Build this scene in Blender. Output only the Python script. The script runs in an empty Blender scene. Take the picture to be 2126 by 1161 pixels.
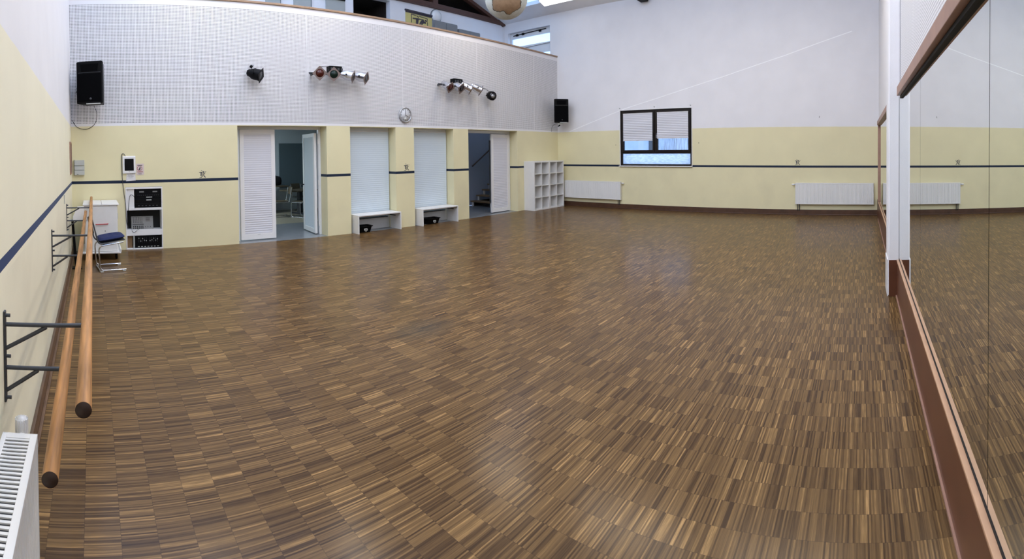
import bpy, math, random
from mathutils import Matrix, Vector
random.seed(7)
R = math.radians
sc = bpy.context.scene
COL = sc.collection

# ------------------------------------------------------------------ camera (cylindrical panorama of a phone sweep)
CX, CY, CH = 0.4063, 0.447, 1.7668
YAW, PITCH, ROLL, FP, V0 = .8567, .014, .012, 1015.8925, 329.3251
W_, H_ = 2126, 1161
cd = bpy.data.cameras.new('camera'); cam = bpy.data.objects.new('camera', cd); COL.objects.link(cam); sc.camera = cam
cd.type = 'PANO'; cd.panorama_type = 'CENTRAL_CYLINDRICAL'
cd.central_cylindrical_range_u_min = -W_/2/FP; cd.central_cylindrical_range_u_max = W_/2/FP
cd.central_cylindrical_range_v_min = -(H_-V0)/FP; cd.central_cylindrical_range_v_max = V0/FP
cd.central_cylindrical_radius = 1.0
cd.clip_start = .02; cd.clip_end = 200
ca, sa = math.cos(YAW), math.sin(YAW)
Rz = Matrix(((ca, -sa, 0), (sa, ca, 0), (0, 0, 1)))
q = PITCH; Rq = Matrix(((1, 0, 0), (0, math.cos(q), -math.sin(q)), (0, math.sin(q), math.cos(q))))
r = ROLL; Rr = Matrix(((math.cos(r), 0, -math.sin(r)), (0, 1, 0), (math.sin(r), 0, math.cos(r))))
M = Rr @ Rq @ Rz                     # rows: right, forward, up
right, fwd, up = M[0].copy(), M[1].copy(), M[2].copy()
cm = Matrix((right, up, -fwd)).transposed().to_4x4(); cm.translation = (CX, CY, CH)
cam.matrix_world = cm

# ------------------------------------------------------------------ sky and exposure
w = bpy.data.worlds.new('sky'); sc.world = w; w.use_nodes = True
bg = w.node_tree.nodes['Background']; bg.inputs[0].default_value = (.48, .66, 1.0, 1); bg.inputs[1].default_value = 2.5
LAMP = 34.0
vs = sc.view_settings
vs.view_transform = 'Standard'; vs.look = 'None'; vs.gamma = 1; vs.use_curve_mapping = False; vs.exposure = 0.18
sc.cycles.max_bounces = 10; sc.cycles.diffuse_bounces = 5; sc.cycles.glossy_bounces = 5
sc.cycles.use_denoising = True; sc.cycles.sample_clamp_indirect = 6

# ------------------------------------------------------------------ room numbers
LX, LY = 13.54, 9.823                # left wall x=0, door wall y=LY, window wall x=LX, mirror wall y=0
YT, ZB, ZP = 2.385, 1.3075, 4.85     # top of yellow paint, blue stripe, parapet top
YG = 12.12                           # back wall of the gallery
EAVE, SL = 6.3, .34
RD = .3                              # depth of the door and window niches

# ------------------------------------------------------------------ materials
def nd(nt, t, **k):
    n = nt.nodes.new(t)
    for a, b in k.items(): setattr(n, a, b)
    return n
def mat(name, col, rough=.5, metal=0, spec=.5, bump=0, bscale=40, var=0, vscale=3, coat=0, trans=0, emit=None, es=0, stretch=(1,1,1)):
    m = bpy.data.materials.new(name); m.use_nodes = True; nt = m.node_tree; b = nt.nodes['Principled BSDF']
    b.inputs['Base Color'].default_value = (*col, 1); b.inputs['Roughness'].default_value = rough
    b.inputs['Metallic'].default_value = metal; b.inputs['Specular IOR Level'].default_value = spec
    b.inputs['Coat Weight'].default_value = coat; b.inputs['Transmission Weight'].default_value = trans
    if emit: b.inputs['Emission Color'].default_value = (*emit, 1); b.inputs['Emission Strength'].default_value = es
    if var or bump:
        tc = nd(nt, 'ShaderNodeTexCoord'); mp = nd(nt, 'ShaderNodeMapping'); mp.inputs['Scale'].default_value = stretch
        nt.links.new(tc.outputs['Object'], mp.inputs[0])
    if var:
        n = nd(nt, 'ShaderNodeTexNoise'); n.inputs['Scale'].default_value = vscale; n.inputs['Detail'].default_value = 6
        nt.links.new(mp.outputs[0], n.inputs['Vector'])
        mr = nd(nt, 'ShaderNodeMapRange'); mr.inputs[1].default_value = .3; mr.inputs[2].default_value = .7
        mr.inputs[3].default_value = 1-var; mr.inputs[4].default_value = 1+var
        nt.links.new(n.outputs[0], mr.inputs[0])
        mx = nd(nt, 'ShaderNodeMix', data_type='RGBA', blend_type='MULTIPLY'); mx.inputs[0].default_value = 1
        mx.inputs[6].default_value = (*col, 1); nt.links.new(mr.outputs[0], mx.inputs[7]); nt.links.new(mx.outputs[2], b.inputs['Base Color'])
    if bump:
        n2 = nd(nt, 'ShaderNodeTexNoise'); n2.inputs['Scale'].default_value = bscale; n2.inputs['Detail'].default_value = 4
        nt.links.new(mp.outputs[0], n2.inputs['Vector'])
        bp = nd(nt, 'ShaderNodeBump'); bp.inputs['Strength'].default_value = bump; bp.inputs['Distance'].default_value = .005
        nt.links.new(n2.outputs[0], bp.inputs['Height']); nt.links.new(bp.outputs[0], b.inputs['Normal'])
    return m

def mathn(nt, op, a, b=None, c=None):
    n = nd(nt, 'ShaderNodeMath', operation=op)
    for i, v in enumerate((a, b, c)):
        if v is None: continue
        if isinstance(v, (int, float)): n.inputs[i].default_value = v
        else: nt.links.new(v, n.inputs[i])
    return n.outputs[0]
def mixc(nt, f, a, b, blend='MIX'):
    n = nd(nt, 'ShaderNodeMix', data_type='RGBA', blend_type=blend)
    if isinstance(f, (int, float)): n.inputs[0].default_value = f
    else: nt.links.new(f, n.inputs[0])
    for i, v in ((6, a), (7, b)):
        if isinstance(v, tuple): n.inputs[i].default_value = (*v, 1)
        else: nt.links.new(v, n.inputs[i])
    return n.outputs[2]

WHITE = (.785, .77, .78); YEL = (.755, .69, .435); BLUE = (.007, .016, .042)
def wall_paint(nm='wall_paint', YEL=YEL, BLUE=BLUE):
    m = bpy.data.materials.new(nm); m.use_nodes = True; nt = m.node_tree; b = nt.nodes['Principled BSDF']
    geo = nd(nt, 'ShaderNodeNewGeometry'); sep = nd(nt, 'ShaderNodeSeparateXYZ'); nt.links.new(geo.outputs['Position'], sep.inputs[0])
    z = sep.outputs[2]
    n = nd(nt, 'ShaderNodeTexNoise'); n.inputs['Scale'].default_value = 1.7; n.inputs['Detail'].default_value = 5
    nt.links.new(geo.outputs['Position'], n.inputs['Vector'])
    wob = nd(nt, 'ShaderNodeTexNoise'); wob.inputs['Scale'].default_value = 9; nt.links.new(geo.outputs['Position'], wob.inputs['Vector'])
    zz = mathn(nt, 'ADD', z, mathn(nt, 'MULTIPLY', mathn(nt, 'SUBTRACT', wob.outputs[0], .5), .012))
    isw = mathn(nt, 'GREATER_THAN', zz, YT)
    c = mixc(nt, isw, YEL, WHITE)
    # scuffs on the yellow at shoe height and hand height
    sc_ = nd(nt, 'ShaderNodeTexNoise'); sc_.inputs['Scale'].default_value = 1.1; sc_.inputs['Detail'].default_value = 8
    nt.links.new(geo.outputs['Position'], sc_.inputs['Vector'])
    mr = nd(nt, 'ShaderNodeMapRange'); mr.inputs[1].default_value = .55; mr.inputs[2].default_value = .8; mr.inputs[3].default_value = 0; mr.inputs[4].default_value = .22
    nt.links.new(sc_.outputs[0], mr.inputs[0])
    low = mathn(nt, 'MULTIPLY', mr.outputs[0], mathn(nt, 'LESS_THAN', z, 1.25))
    c = mixc(nt, low, c, (.45, .40, .28))
    v = nd(nt, 'ShaderNodeMapRange'); v.inputs[1].default_value = .3; v.inputs[2].default_value = .7; v.inputs[3].default_value = .97; v.inputs[4].default_value = 1.02
    nt.links.new(n.outputs[0], v.inputs[0]); c = mixc(nt, 1.0, c, v.outputs[0], 'MULTIPLY')
    bl = mathn(nt, 'LESS_THAN', mathn(nt, 'ABSOLUTE', mathn(nt, 'SUBTRACT', z, ZB)), .0285)
    c = mixc(nt, bl, c, BLUE)
    nt.links.new(c, b.inputs['Base Color']); b.inputs['Roughness'].default_value = .55; b.inputs['Specular IOR Level'].default_value = .3
    fn = nd(nt, 'ShaderNodeTexNoise'); fn.inputs['Scale'].default_value = 160; nt.links.new(geo.outputs['Position'], fn.inputs['Vector'])
    bp = nd(nt, 'ShaderNodeBump'); bp.inputs['Strength'].default_value = .25; bp.inputs['Distance'].default_value = .002
    nt.links.new(fn.outputs[0], bp.inputs['Height']); nt.links.new(bp.outputs[0], b.inputs['Normal'])
    return m
def perforated(z0, z1, below, p=.0283):
    """white acoustic board with a grid of small holes between z0 and z1; plain paint below"""
    m = bpy.data.materials.new('perforated_board'); m.use_nodes = True; nt = m.node_tree; b = nt.nodes['Principled BSDF']
    geo = nd(nt, 'ShaderNodeNewGeometry'); sep = nd(nt, 'ShaderNodeSeparateXYZ'); nt.links.new(geo.outputs['Position'], sep.inputs[0])
    x, z = sep.outputs[0], sep.outputs[2]
    fx = mathn(nt, 'ABSOLUTE', mathn(nt, 'SUBTRACT', mathn(nt, 'FRACT', mathn(nt, 'DIVIDE', x, p)), .5))
    fz = mathn(nt, 'ABSOLUTE', mathn(nt, 'SUBTRACT', mathn(nt, 'FRACT', mathn(nt, 'DIVIDE', z, p)), .5))
    d = mathn(nt, 'MAXIMUM', fx, fz)
    hole = mathn(nt, 'LESS_THAN', d, .25)
    if not below: hole = mathn(nt, 'MULTIPLY', hole, mathn(nt, 'LESS_THAN', x, 6.3))
    inz = mathn(nt, 'MULTIPLY', mathn(nt, 'GREATER_THAN', z, z0), mathn(nt, 'LESS_THAN', z, z1))
    sx = mathn(nt, 'GREATER_THAN', mathn(nt, 'ABSOLUTE', mathn(nt, 'SUBTRACT', mathn(nt, 'FRACT', mathn(nt, 'DIVIDE', mathn(nt, 'ADD', x, .15), 2.49)), .5)), .498)
    h = mathn(nt, 'MULTIPLY', mathn(nt, 'MULTIPLY', hole, inz), mathn(nt, 'SUBTRACT', 1.0, sx))
    base = mixc(nt, mathn(nt, 'GREATER_THAN', z, YT), YEL if below else WHITE, WHITE)
    c = mixc(nt, h, base, (.025, .025, .027) if below else (.26, .255, .26))
    nt.links.new(c, b.inputs['Base Color']); b.inputs['Roughness'].default_value = .6; b.inputs['Specular IOR Level'].default_value = .3
    return m
def parquet():
    """industrial parquet: 17 cm columns of narrow oak lamellas laid along x"""
    m = bpy.data.materials.new('lamella_parquet'); m.use_nodes = True; nt = m.node_tree; b = nt.nodes['Principled BSDF']
    geo = nd(nt, 'ShaderNodeNewGeometry'); sep = nd(nt, 'ShaderNodeSeparateXYZ'); nt.links.new(geo.outputs['Position'], sep.inputs[0])
    x, y = sep.outputs[0], sep.outputs[1]
    cx = mathn(nt, 'DIVIDE', mathn(nt, 'ADD', x, 1.72-.162), .172); col = mathn(nt, 'FLOOR', cx)
    wn = nd(nt, 'ShaderNodeTexWhiteNoise', noise_dimensions='1D'); nt.links.new(col, wn.inputs['W'])
    yo = mathn(nt, 'ADD', y, mathn(nt, 'MULTIPLY', wn.outputs[0], .3))
    def cellnoise(step, k):
        row = mathn(nt, 'FLOOR', mathn(nt, 'DIVIDE', yo, step))
        cv = nd(nt, 'ShaderNodeCombineXYZ'); nt.links.new(col, cv.inputs[0]); nt.links.new(row, cv.inputs[1]); cv.inputs[2].default_value = k
        t = nd(nt, 'ShaderNodeTexWhiteNoise', noise_dimensions='3D'); nt.links.new(cv.outputs[0], t.inputs['Vector']); return t.outputs[0]
    a, a2, bl = cellnoise(.0085, 1.0), cellnoise(.023, 2.0), cellnoise(.172, 3.0)
    # grain along x
    mp = nd(nt, 'ShaderNodeMapping'); mp.inputs['Scale'].default_value = (9, 190, 1); nt.links.new(geo.outputs['Position'], mp.inputs[0])
    g = nd(nt, 'ShaderNodeTexNoise'); g.inputs['Scale'].default_value = 1; g.inputs['Detail'].default_value = 4; nt.links.new(mp.outputs[0], g.inputs['Vector'])
    t = mathn(nt, 'ADD', mathn(nt, 'MULTIPLY', a, .50), mathn(nt, 'MULTIPLY', a2, .15))
    t = mathn(nt, 'ADD', t, mathn(nt, 'MULTIPLY', bl, .11)); t = mathn(nt, 'ADD', t, mathn(nt, 'MULTIPLY', mathn(nt, 'SUBTRACT', g.outputs[0], .25), .46))
    rp = nd(nt, 'ShaderNodeValToRGB'); e = rp.color_ramp.elements
    e[0].position = .20; e[0].color = (.042, .020, .007, 1); e[1].position = .93; e[1].color = (.48, .285, .115, 1)
    for p_, c_ in ((.40, (.090, .049, .018, 1)), (.55, (.132, .075, .028, 1)), (.68, (.170, .099, .038, 1)), (.79, (.27, .16, .063, 1))):
        k = e.new(p_); k.color = c_
    nt.links.new(t, rp.inputs[0]); c = rp.outputs[0]
    # worn, slightly greyer patches
    n = nd(nt, 'ShaderNodeTexNoise'); n.inputs['Scale'].default_value = .55; n.inputs['Detail'].default_value = 3; nt.links.new(geo.outputs['Position'], n.inputs['Vector'])
    mr = nd(nt, 'ShaderNodeMapRange'); mr.inputs[1].default_value = .4; mr.inputs[2].default_value = .75; mr.inputs[3].default_value = 0; mr.inputs[4].default_value = .25
    nt.links.new(n.outputs[0], mr.inputs[0]); c = mixc(nt, mr.outputs[0], c, (.088, .056, .028))
    # seams between the columns and the panels
    fx = mathn(nt, 'ABSOLUTE', mathn(nt, 'SUBTRACT', mathn(nt, 'FRACT', cx), .5)); s1 = mathn(nt, 'GREATER_THAN', fx, .4935)
    fy = mathn(nt, 'ABSOLUTE', mathn(nt, 'SUBTRACT', mathn(nt, 'FRACT', mathn(nt, 'DIVIDE', yo, .172)), .5)); s2 = mathn(nt, 'MULTIPLY', mathn(nt, 'GREATER_THAN', fy, .494), .5)
    c = mixc(nt, mathn(nt, 'MULTIPLY', mathn(nt, 'MAXIMUM', s1, s2), .5), c, (.025, .015, .009))
    # one dark stain in the middle of the hall
    d = nd(nt, 'ShaderNodeVectorMath', operation='DISTANCE'); mp2 = nd(nt, 'ShaderNodeMapping', vector_type='POINT')
    mp2.inputs['Scale'].default_value = (1, 1.5, 1); nt.links.new(geo.outputs['Position'], mp2.inputs[0]); nt.links.new(mp2.outputs[0], d.inputs[0]); d.inputs[1].default_value = (3.443, 4.283*1.5, 0)
    ds = nd(nt, 'ShaderNodeMapRange'); ds.inputs[1].default_value = .05; ds.inputs[2].default_value = .45; ds.inputs[3].default_value = .62; ds.inputs[4].default_value = 0
    nt.links.new(d.outputs['Value'], ds.inputs[0]); c = mixc(nt, ds.outputs[0], c, (.035, .032, .026))
    nt.links.new(c, b.inputs['Base Color']); b.inputs['Specular IOR Level'].default_value = .08
    rr = nd(nt, 'ShaderNodeMapRange'); rr.inputs[3].default_value = .34; rr.inputs[4].default_value = .48; nt.links.new(t, rr.inputs[0])
    nt.links.new(rr.outputs[0], b.inputs['Roughness'])
    b.inputs['Coat Weight'].default_value = .30; b.inputs['Coat Roughness'].default_value = .19; b.inputs['Coat Tint'].default_value = (1, .93, .82, 1)
    bp = nd(nt, 'ShaderNodeBump'); bp.inputs['Strength'].default_value = .12; bp.inputs['Distance'].default_value = .001
    nt.links.new(t, bp.inputs['Height']); nt.links.new(bp.outputs[0], b.inputs['Normal'])
    return m
def glass(name, col=(.9, .95, 1), alpha=.12, rough=.02):
    m = bpy.data.materials.new(name); m.use_nodes = True; nt = m.node_tree; nt.nodes.clear()
    o = nd(nt, 'ShaderNodeOutputMaterial'); t = nd(nt, 'ShaderNodeBsdfTransparent'); t.inputs[0].default_value = (*col, 1)
    g = nd(nt, 'ShaderNodeBsdfGlossy'); g.inputs['Roughness'].default_value = rough; mx = nd(nt, 'ShaderNodeMixShader'); mx.inputs[0].default_value = alpha
    nt.links.new(t.outputs[0], mx.inputs[1]); nt.links.new(g.outputs[0], mx.inputs[2]); nt.links.new(mx.outputs[0], o.inputs[0]); return m

def obscured():
    m = bpy.data.materials.new('obscured_glass'); m.use_nodes = True; nt = m.node_tree; nt.nodes.clear()
    o = nd(nt, 'ShaderNodeOutputMaterial'); t = nd(nt, 'ShaderNodeBsdfTranslucent'); t.inputs[0].default_value = (.9, .93, .96, 1)
    g = nd(nt, 'ShaderNodeBsdfGlossy'); g.inputs['Roughness'].default_value = .15; mx = nd(nt, 'ShaderNodeMixShader'); mx.inputs[0].default_value = .08
    geo = nd(nt, 'ShaderNodeNewGeometry'); mp = nd(nt, 'ShaderNodeMapping'); mp.inputs['Scale'].default_value = (1, 7, 22); nt.links.new(geo.outputs['Position'], mp.inputs[0])
    n = nd(nt, 'ShaderNodeTexNoise'); n.inputs['Scale'].default_value = 1.6; n.inputs['Detail'].default_value = 5; nt.links.new(mp.outputs[0], n.inputs['Vector'])
    rp = nd(nt, 'ShaderNodeValToRGB'); rp.color_ramp.elements[0].position = .35; rp.color_ramp.elements[0].color = (.74, .78, .84, 1); rp.color_ramp.elements[1].position = .65; rp.color_ramp.elements[1].color = (.97, .98, 1, 1)
    nt.links.new(n.outputs[0], rp.inputs[0]); nt.links.new(rp.outputs[0], t.inputs[0])
    nt.links.new(t.outputs[0], mx.inputs[1]); nt.links.new(g.outputs[0], mx.inputs[2]); nt.links.new(mx.outputs[0], o.inputs[0]); return m
MT = dict(
    wall=wall_paint(), walll=wall_paint('wall_paint_lit', (.84, .79, .60), (.022, .050, .135)), parquet=parquet(), perf=perforated(YT+.05, ZP-.125, True), perfd=perforated(2.52, 9, False),  # walll: brighter light and stripe sheen of the left wall put into its colours
    plaster=mat('white_plaster', WHITE, .7, bump=.15, bscale=90, var=.02), ceil=mat('ceiling_paint', (.78, .77, .77), .8, var=.03),
    white=mat('white_lacquer', (.78, .77, .76), .35), whitem=mat('white_melamine', (.76, .75, .73), .4, var=.02, vscale=8),
    pvc=mat('white_window_plastic', (.74, .76, .78), .3), greyin=mat('grey_interior', (.10, .10, .105), .7),
    radi=mat('radiator_enamel', (.77, .76, .74), .28), dark=mat('black_plastic', (.0025, .0025, .003), .5, spec=.12), soft=mat('black_cloth', (.008, .008, .010), .85, bump=.4, bscale=30),
    grille=mat('speaker_grille', (.0015, .0015, .002), .8, spec=.06, bump=.6, bscale=300), iron=mat('dark_grey_steel', (.055, .058, .065), .45, metal=.3),
    chrome=mat('chrome', (.62, .62, .64), .16, metal=1), alu=mat('polished_aluminium', (.66, .66, .70), .27, metal=1, bump=.1, bscale=14),
    wood=mat('pine_rail', (.40, .19, .065), .48, spec=.3, var=.38, vscale=4.5, stretch=(12, .7, 12)), woodend=mat('dark_end_grain', (.030, .012, .006), .6, var=.3, vscale=40),
    board=mat('brown_laminate', (.125, .044, .022), .32, var=.10, vscale=5), ledge=mat('beech_ledge', (.50, .29, .17), .4, var=.08, vscale=9),
    frame=mat('brown_frame', (.34, .19, .135), .45, var=.10, vscale=6), base=mat('brown_baseboard', (.075, .034, .018), .4, var=.25, vscale=6),
    oakbase=mat('oak_baseboard', (.13, .07, .035), .45, var=.25, vscale=6), cap=mat('beech_handrail_cap', (.33, .21, .13), .5, var=.15, vscale=6),
    winfr=mat('dark_brown_window_frame', (.010, .006, .004), .45, spec=.25), mirror=mat('mirror_glass', (.83, .87, .85), .0, metal=1),
    gap=mat('dark_gap', (.01, .01, .01), .8), blind=mat('pleated_blind_cloth', (.66, .66, .70), .8), blindb=mat('pleated_blind_cloth_blue_white', (.60, .68, .74), .8),
    blue=mat('blue_paint', BLUE, .5), red=mat('red_plastic', (.42, .012, .015), .4), cushion=mat('navy_cushion_cloth', (.006, .014, .075), .8, bump=.5, bscale=25),
    brownseat=mat('brown_plywood', (.11, .085, .05), .45, var=.1), beam=mat('dark_brown_timber', (.085, .036, .024), .6, var=.25, vscale=5, stretch=(1, 6, 6)),
    attic=mat('dark_roof_boards', (.03, .022, .018), .8, var=.3), tile=mat('grey_floor_tile', (.20, .215, .23), .25, var=.06, vscale=6), beige=mat('beige_lino', (.30, .27, .20), .4, var=.05),
    roomw=mat('pale_blue_white_wall', (.62, .68, .72), .7), teal=mat('dark_teal_panel', (.11, .155, .18), .5), greydoor=mat('grey_panel', (.36, .37, .35), .5, var=.05),
    locker=mat('grey_cabinet', (.17, .18, .19), .5), olive=mat('olive_yellow_banner', (.35, .33, .13), .6), navy=mat('navy_print', (.012, .012, .03), .5),
    paper=mat('paper', (.72, .70, .70), .7), paperr=mat('pinkish_paper', (.66, .55, .52), .7), ink=mat('ink', (.06, .05, .05), .7), redink=mat('dark_red_ink', (.25, .03, .03), .7),
    mixer=mat('mixer_grey', (.20, .20, .19), .45), ltgrey=mat('light_grey_plastic', (.48, .49, .46), .5), cork=mat('cork_brown', (.22, .13, .06), .7),
    picture=mat('picture_print', (.20, .19, .16), .3, var=.3, vscale=12), stair=mat('stair_oak', (.20, .13, .065), .45, var=.15),
    lamp=mat('lamp_diffuser', (.9, .9, .9), .4, emit=(1.0, .90, .775), es=LAMP), gelred=mat('red_gel', (.06, .007, .004), .25), gelgreen=mat('dark_green_gel', (.003, .014, .009), .3, spec=.3),
    gelblack=mat('dark_gel', (.01, .008, .012), .15), gelgrey=mat('grey_gel', (.06, .065, .075), .2), gelframe=mat('worn_metal_frame', (.21, .155, .135), .5, metal=.3),
    glass=glass('window_glass'), obsc=obscured(), frost=glass('door_glass', (.9, .95, 1), .18, .05), ext=mat('outside_render', (.55, .60, .68), .8, var=.06), planks=mat('outside_planks', (.48, .50, .54), .8, var=.5, vscale=5, stretch=(1, 5, .35)),
    extd=mat('outside_dark_panel', (.06, .07, .09), .6), gravel=mat('outside_gravel_roof', (.62, .68, .74), .9, var=.5, vscale=6, bump=1, bscale=8, stretch=(.5, 1, 1)), yellowtag=mat('yellow_mark', (.5, .42, .1), .6),
    sheet=glass('translucent_roof_sheet', (.75, .92, 1), .05, .3), face=mat('clock_face', (.62, .62, .63), .5), silver=mat('silver_plastic', (.42, .42, .43), .3, metal=.6), globe=None)
def globe_mat():
    m = bpy.data.materials.new('broken_globe_shell'); m.use_nodes = True; nt = m.node_tree; b = nt.nodes['Principled BSDF']
    tc = nd(nt, 'ShaderNodeTexCoord'); n = nd(nt, 'ShaderNodeTexNoise'); n.inputs['Scale'].default_value = 7; n.inputs['Detail'].default_value = 8
    nt.links.new(tc.outputs['Object'], n.inputs['Vector'])
    vm = nd(nt, 'ShaderNodeVectorMath', operation='DOT_PRODUCT'); nt.links.new(tc.outputs['Object'], vm.inputs[0]); vm.inputs[1].default_value = (-.69, -.63, -.36)
    s = mathn(nt, 'ADD', mathn(nt, 'DIVIDE', vm.outputs['Value'], .35), mathn(nt, 'MULTIPLY', mathn(nt, 'SUBTRACT', n.outputs[0], .5), .5))
    f = mathn(nt, 'GREATER_THAN', s, .745)
    n3 = nd(nt, 'ShaderNodeTexNoise'); n3.inputs['Scale'].default_value = 14; n3.inputs['Detail'].default_value = 5; nt.links.new(tc.outputs['Object'], n3.inputs['Vector'])
    br = mixc(nt, n3.outputs[0], (.16, .095, .05), (.42, .28, .17)); wh = mixc(nt, n3.outputs[0], (.36, .38, .36), (.72, .74, .68))
    edge = mathn(nt, 'LESS_THAN', mathn(nt, 'ABSOLUTE', mathn(nt, 'SUBTRACT', s, .735)), .018)
    c = mixc(nt, f, wh, br); c = mixc(nt, edge, c, (.08, .07, .055)); nt.links.new(c, b.inputs['Base Color']); b.inputs['Roughness'].default_value = .7
    return m
MT['globe'] = globe_mat()

# ------------------------------------------------------------------ mesh builder
class MB:
    def __init__(s): s.v = []; s.f = []; s.sm = []
    def add(s, vs, fs, smooth=False):
        o = len(s.v); s.v += [tuple(v) for v in vs]; s.f += [tuple(o+i for i in f) for f in fs]; s.sm += [smooth]*len(fs); return s
    def box(s, lo, hi, m=None):
        x0, y0, z0 = lo; x1, y1, z1 = hi
        x0, x1 = min(x0, x1), max(x0, x1); y0, y1 = min(y0, y1), max(y0, y1); z0, z1 = min(z0, z1), max(z0, z1)
        v = [Vector(p) for p in ((x0,y0,z0),(x1,y0,z0),(x1,y1,z0),(x0,y1,z0),(x0,y0,z1),(x1,y0,z1),(x1,y1,z1),(x0,y1,z1))]
        if m is not None: v = [m @ p for p in v]
        return s.add(v, [(0,3,2,1),(4,5,6,7),(0,1,5,4),(1,2,6,5),(2,3,7,6),(3,0,4,7)])
    def tube(s, pts, r, n=12, caps=True, r2=None):
        pts = [Vector(p) for p in pts]; k = len(pts); rings = []
        ref = None
        for i, p in enumerate(pts):
            t = (pts[min(i+1, k-1)]-pts[max(i-1, 0)]).normalized()
            if ref is None:
                ref = t.orthogonal().normalized()
            else:
                ref = (ref-t*ref.dot(t)).normalized()
            b = t.cross(ref); rad = r if r2 is None else r+(r2-r)*i/(k-1)
            rings.append([p+ref*math.cos(2*math.pi*j/n)*rad+b*math.sin(2*math.pi*j/n)*rad for j in range(n)])
        vs = [q_ for g in rings for q_ in g]; fs = []
        for i in range(k-1):
            for j in range(n): fs.append((i*n+j, i*n+(j+1) % n, (i+1)*n+(j+1) % n, (i+1)*n+j))
        s.add(vs, fs, True)
        if caps: s.add(rings[0], [tuple(range(n))[::-1]]); s.add(rings[-1], [tuple(range(n))])
        return s
    def lathe(s, prof, n=24, m=None, smooth=True):
        """prof: (r, z) along local z"""
        vs = []; fs = []
        for r_, z in prof:
            for j in range(n): vs.append(Vector((r_*math.cos(2*math.pi*j/n), r_*math.sin(2*math.pi*j/n), z)))
        for i in range(len(prof)-1):
            for j in range(n): fs.append((i*n+j, i*n+(j+1) % n, (i+1)*n+(j+1) % n, (i+1)*n+j))
        if prof[0][0] > 1e-6: fs.append(tuple(range(n))[::-1])
        if prof[-1][0] > 1e-6: fs.append(tuple((len(prof)-1)*n+j for j in range(n)))
        if m is not None: vs = [m @ v for v in vs]
        return s.add(vs, fs, smooth)
    def prism(s, poly, y0, y1, m=None):
        """polygon in x,z extruded along y"""
        n = len(poly); vs = [Vector((x, y0, z)) for x, z in poly]+[Vector((x, y1, z)) for x, z in poly]
        if m is not None: vs = [m @ v for v in vs]
        fs = [tuple(range(n)), tuple(range(2*n-1, n-1, -1))]+[(i, i+n, (i+1) % n+n, (i+1) % n) for i in range(n)]
        return s.add(vs, fs)
    def stroke(s, pts, wd, y0=-.002, y1=0, m=None):
        """flat brush stroke in the x,z plane; wd one width or one per point"""
        pts = [Vector((p[0], 0, p[1])) for p in pts]; k = len(pts); L = []; Rr_ = []
        for i, p in enumerate(pts):
            t = (pts[min(i+1, k-1)]-pts[max(i-1, 0)]).normalized(); nn = Vector((-t.z, 0, t.x)); h = (wd[i] if isinstance(wd, (list, tuple)) else wd)/2
            L.append(p+nn*h); Rr_.append(p-nn*h)
        poly = [(v.x, v.z) for v in L]+[(v.x, v.z) for v in reversed(Rr_)]
        # quads so that bent strokes stay clean
        for i in range(k-1):
            q4 = [L[i], L[i+1], Rr_[i+1], Rr_[i]]; vs = [Vector((v.x, y0, v.z)) for v in q4]+[Vector((v.x, y1, v.z)) for v in q4]
            if m is not None: vs = [m @ v for v in vs]
            s.add(vs, [(0,1,2,3),(7,6,5,4),(0,4,5,1),(1,5,6,2),(2,6,7,3),(3,7,4,0)])
        return s
    def build(s, name, m, parent=None, bevel=0, loc=None, rot=None):
        me = bpy.data.meshes.new(name); me.from_pydata(s.v, [], s.f); me.polygons.foreach_set('use_smooth', s.sm)
        me.materials.append(MT[m] if isinstance(m, str) else m); me.update()
        o = bpy.data.objects.new(name, me); COL.objects.link(o)
        if parent is not None: o.parent = parent
        if loc is not None: o.location = loc
        if rot is not None: o.rotation_euler = rot
        if bevel:
            b = o.modifiers.new('bevel', 'BEVEL'); b.width = bevel; b.segments = 2; b.limit_method = 'ANGLE'; b.angle_limit = R(50)
        return o
def box(lo, hi): return MB().box(lo, hi)
def fr(mb, x0, x1, z0, z1, y0, y1, l, r_, b, t):
    """rectangular frame of four bars that only touch"""
    if l: mb.box((x0, y0, z0), (x0+l, y1, z1))
    if r_: mb.box((x1-r_, y0, z0), (x1, y1, z1))
    if b: mb.box((x0+l, y0, z0), (x1-r_, y1, z0+b))
    if t: mb.box((x0+l, y0, z1-t), (x1-r_, y1, z1))
    return mb
def tag(o, label, cat, group=None, kind=None):
    o['label'] = label; o['category'] = cat
    if group: o['group'] = group
    if kind: o['kind'] = kind
    return o
def thing(name, label, cat, loc, rz=0, group=None):
    o = bpy.data.objects.new(name, None); COL.objects.link(o); o.empty_display_size = .1
    o.location = loc; o.rotation_euler = (0, 0, rz); return tag(o, label, cat, group)
def struct(name, mb, m, bevel=0, parent=None):
    o = mb.build(name, m, parent, bevel)
    if parent is None: o['kind'] = 'structure'
    return o
def sroot(name, loc, rz=0):
    o = bpy.data.objects.new(name, None); COL.objects.link(o); o.location = loc; o.rotation_euler = (0, 0, rz); o['kind'] = 'structure'; return o
def kids(o): return [c for c in bpy.data.objects if c.parent == o]
def copy_tree(o, parent=None):
    c = o.copy(); COL.objects.link(c)
    if parent is not None: c.parent = parent
    for k in kids(o): copy_tree(k, c)
    return c
def dup(o, loc, rz, label):
    c = copy_tree(o); c.location = loc; c.rotation_euler = (o.rotation_euler[0], o.rotation_euler[1], rz); c['label'] = label; return c
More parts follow.
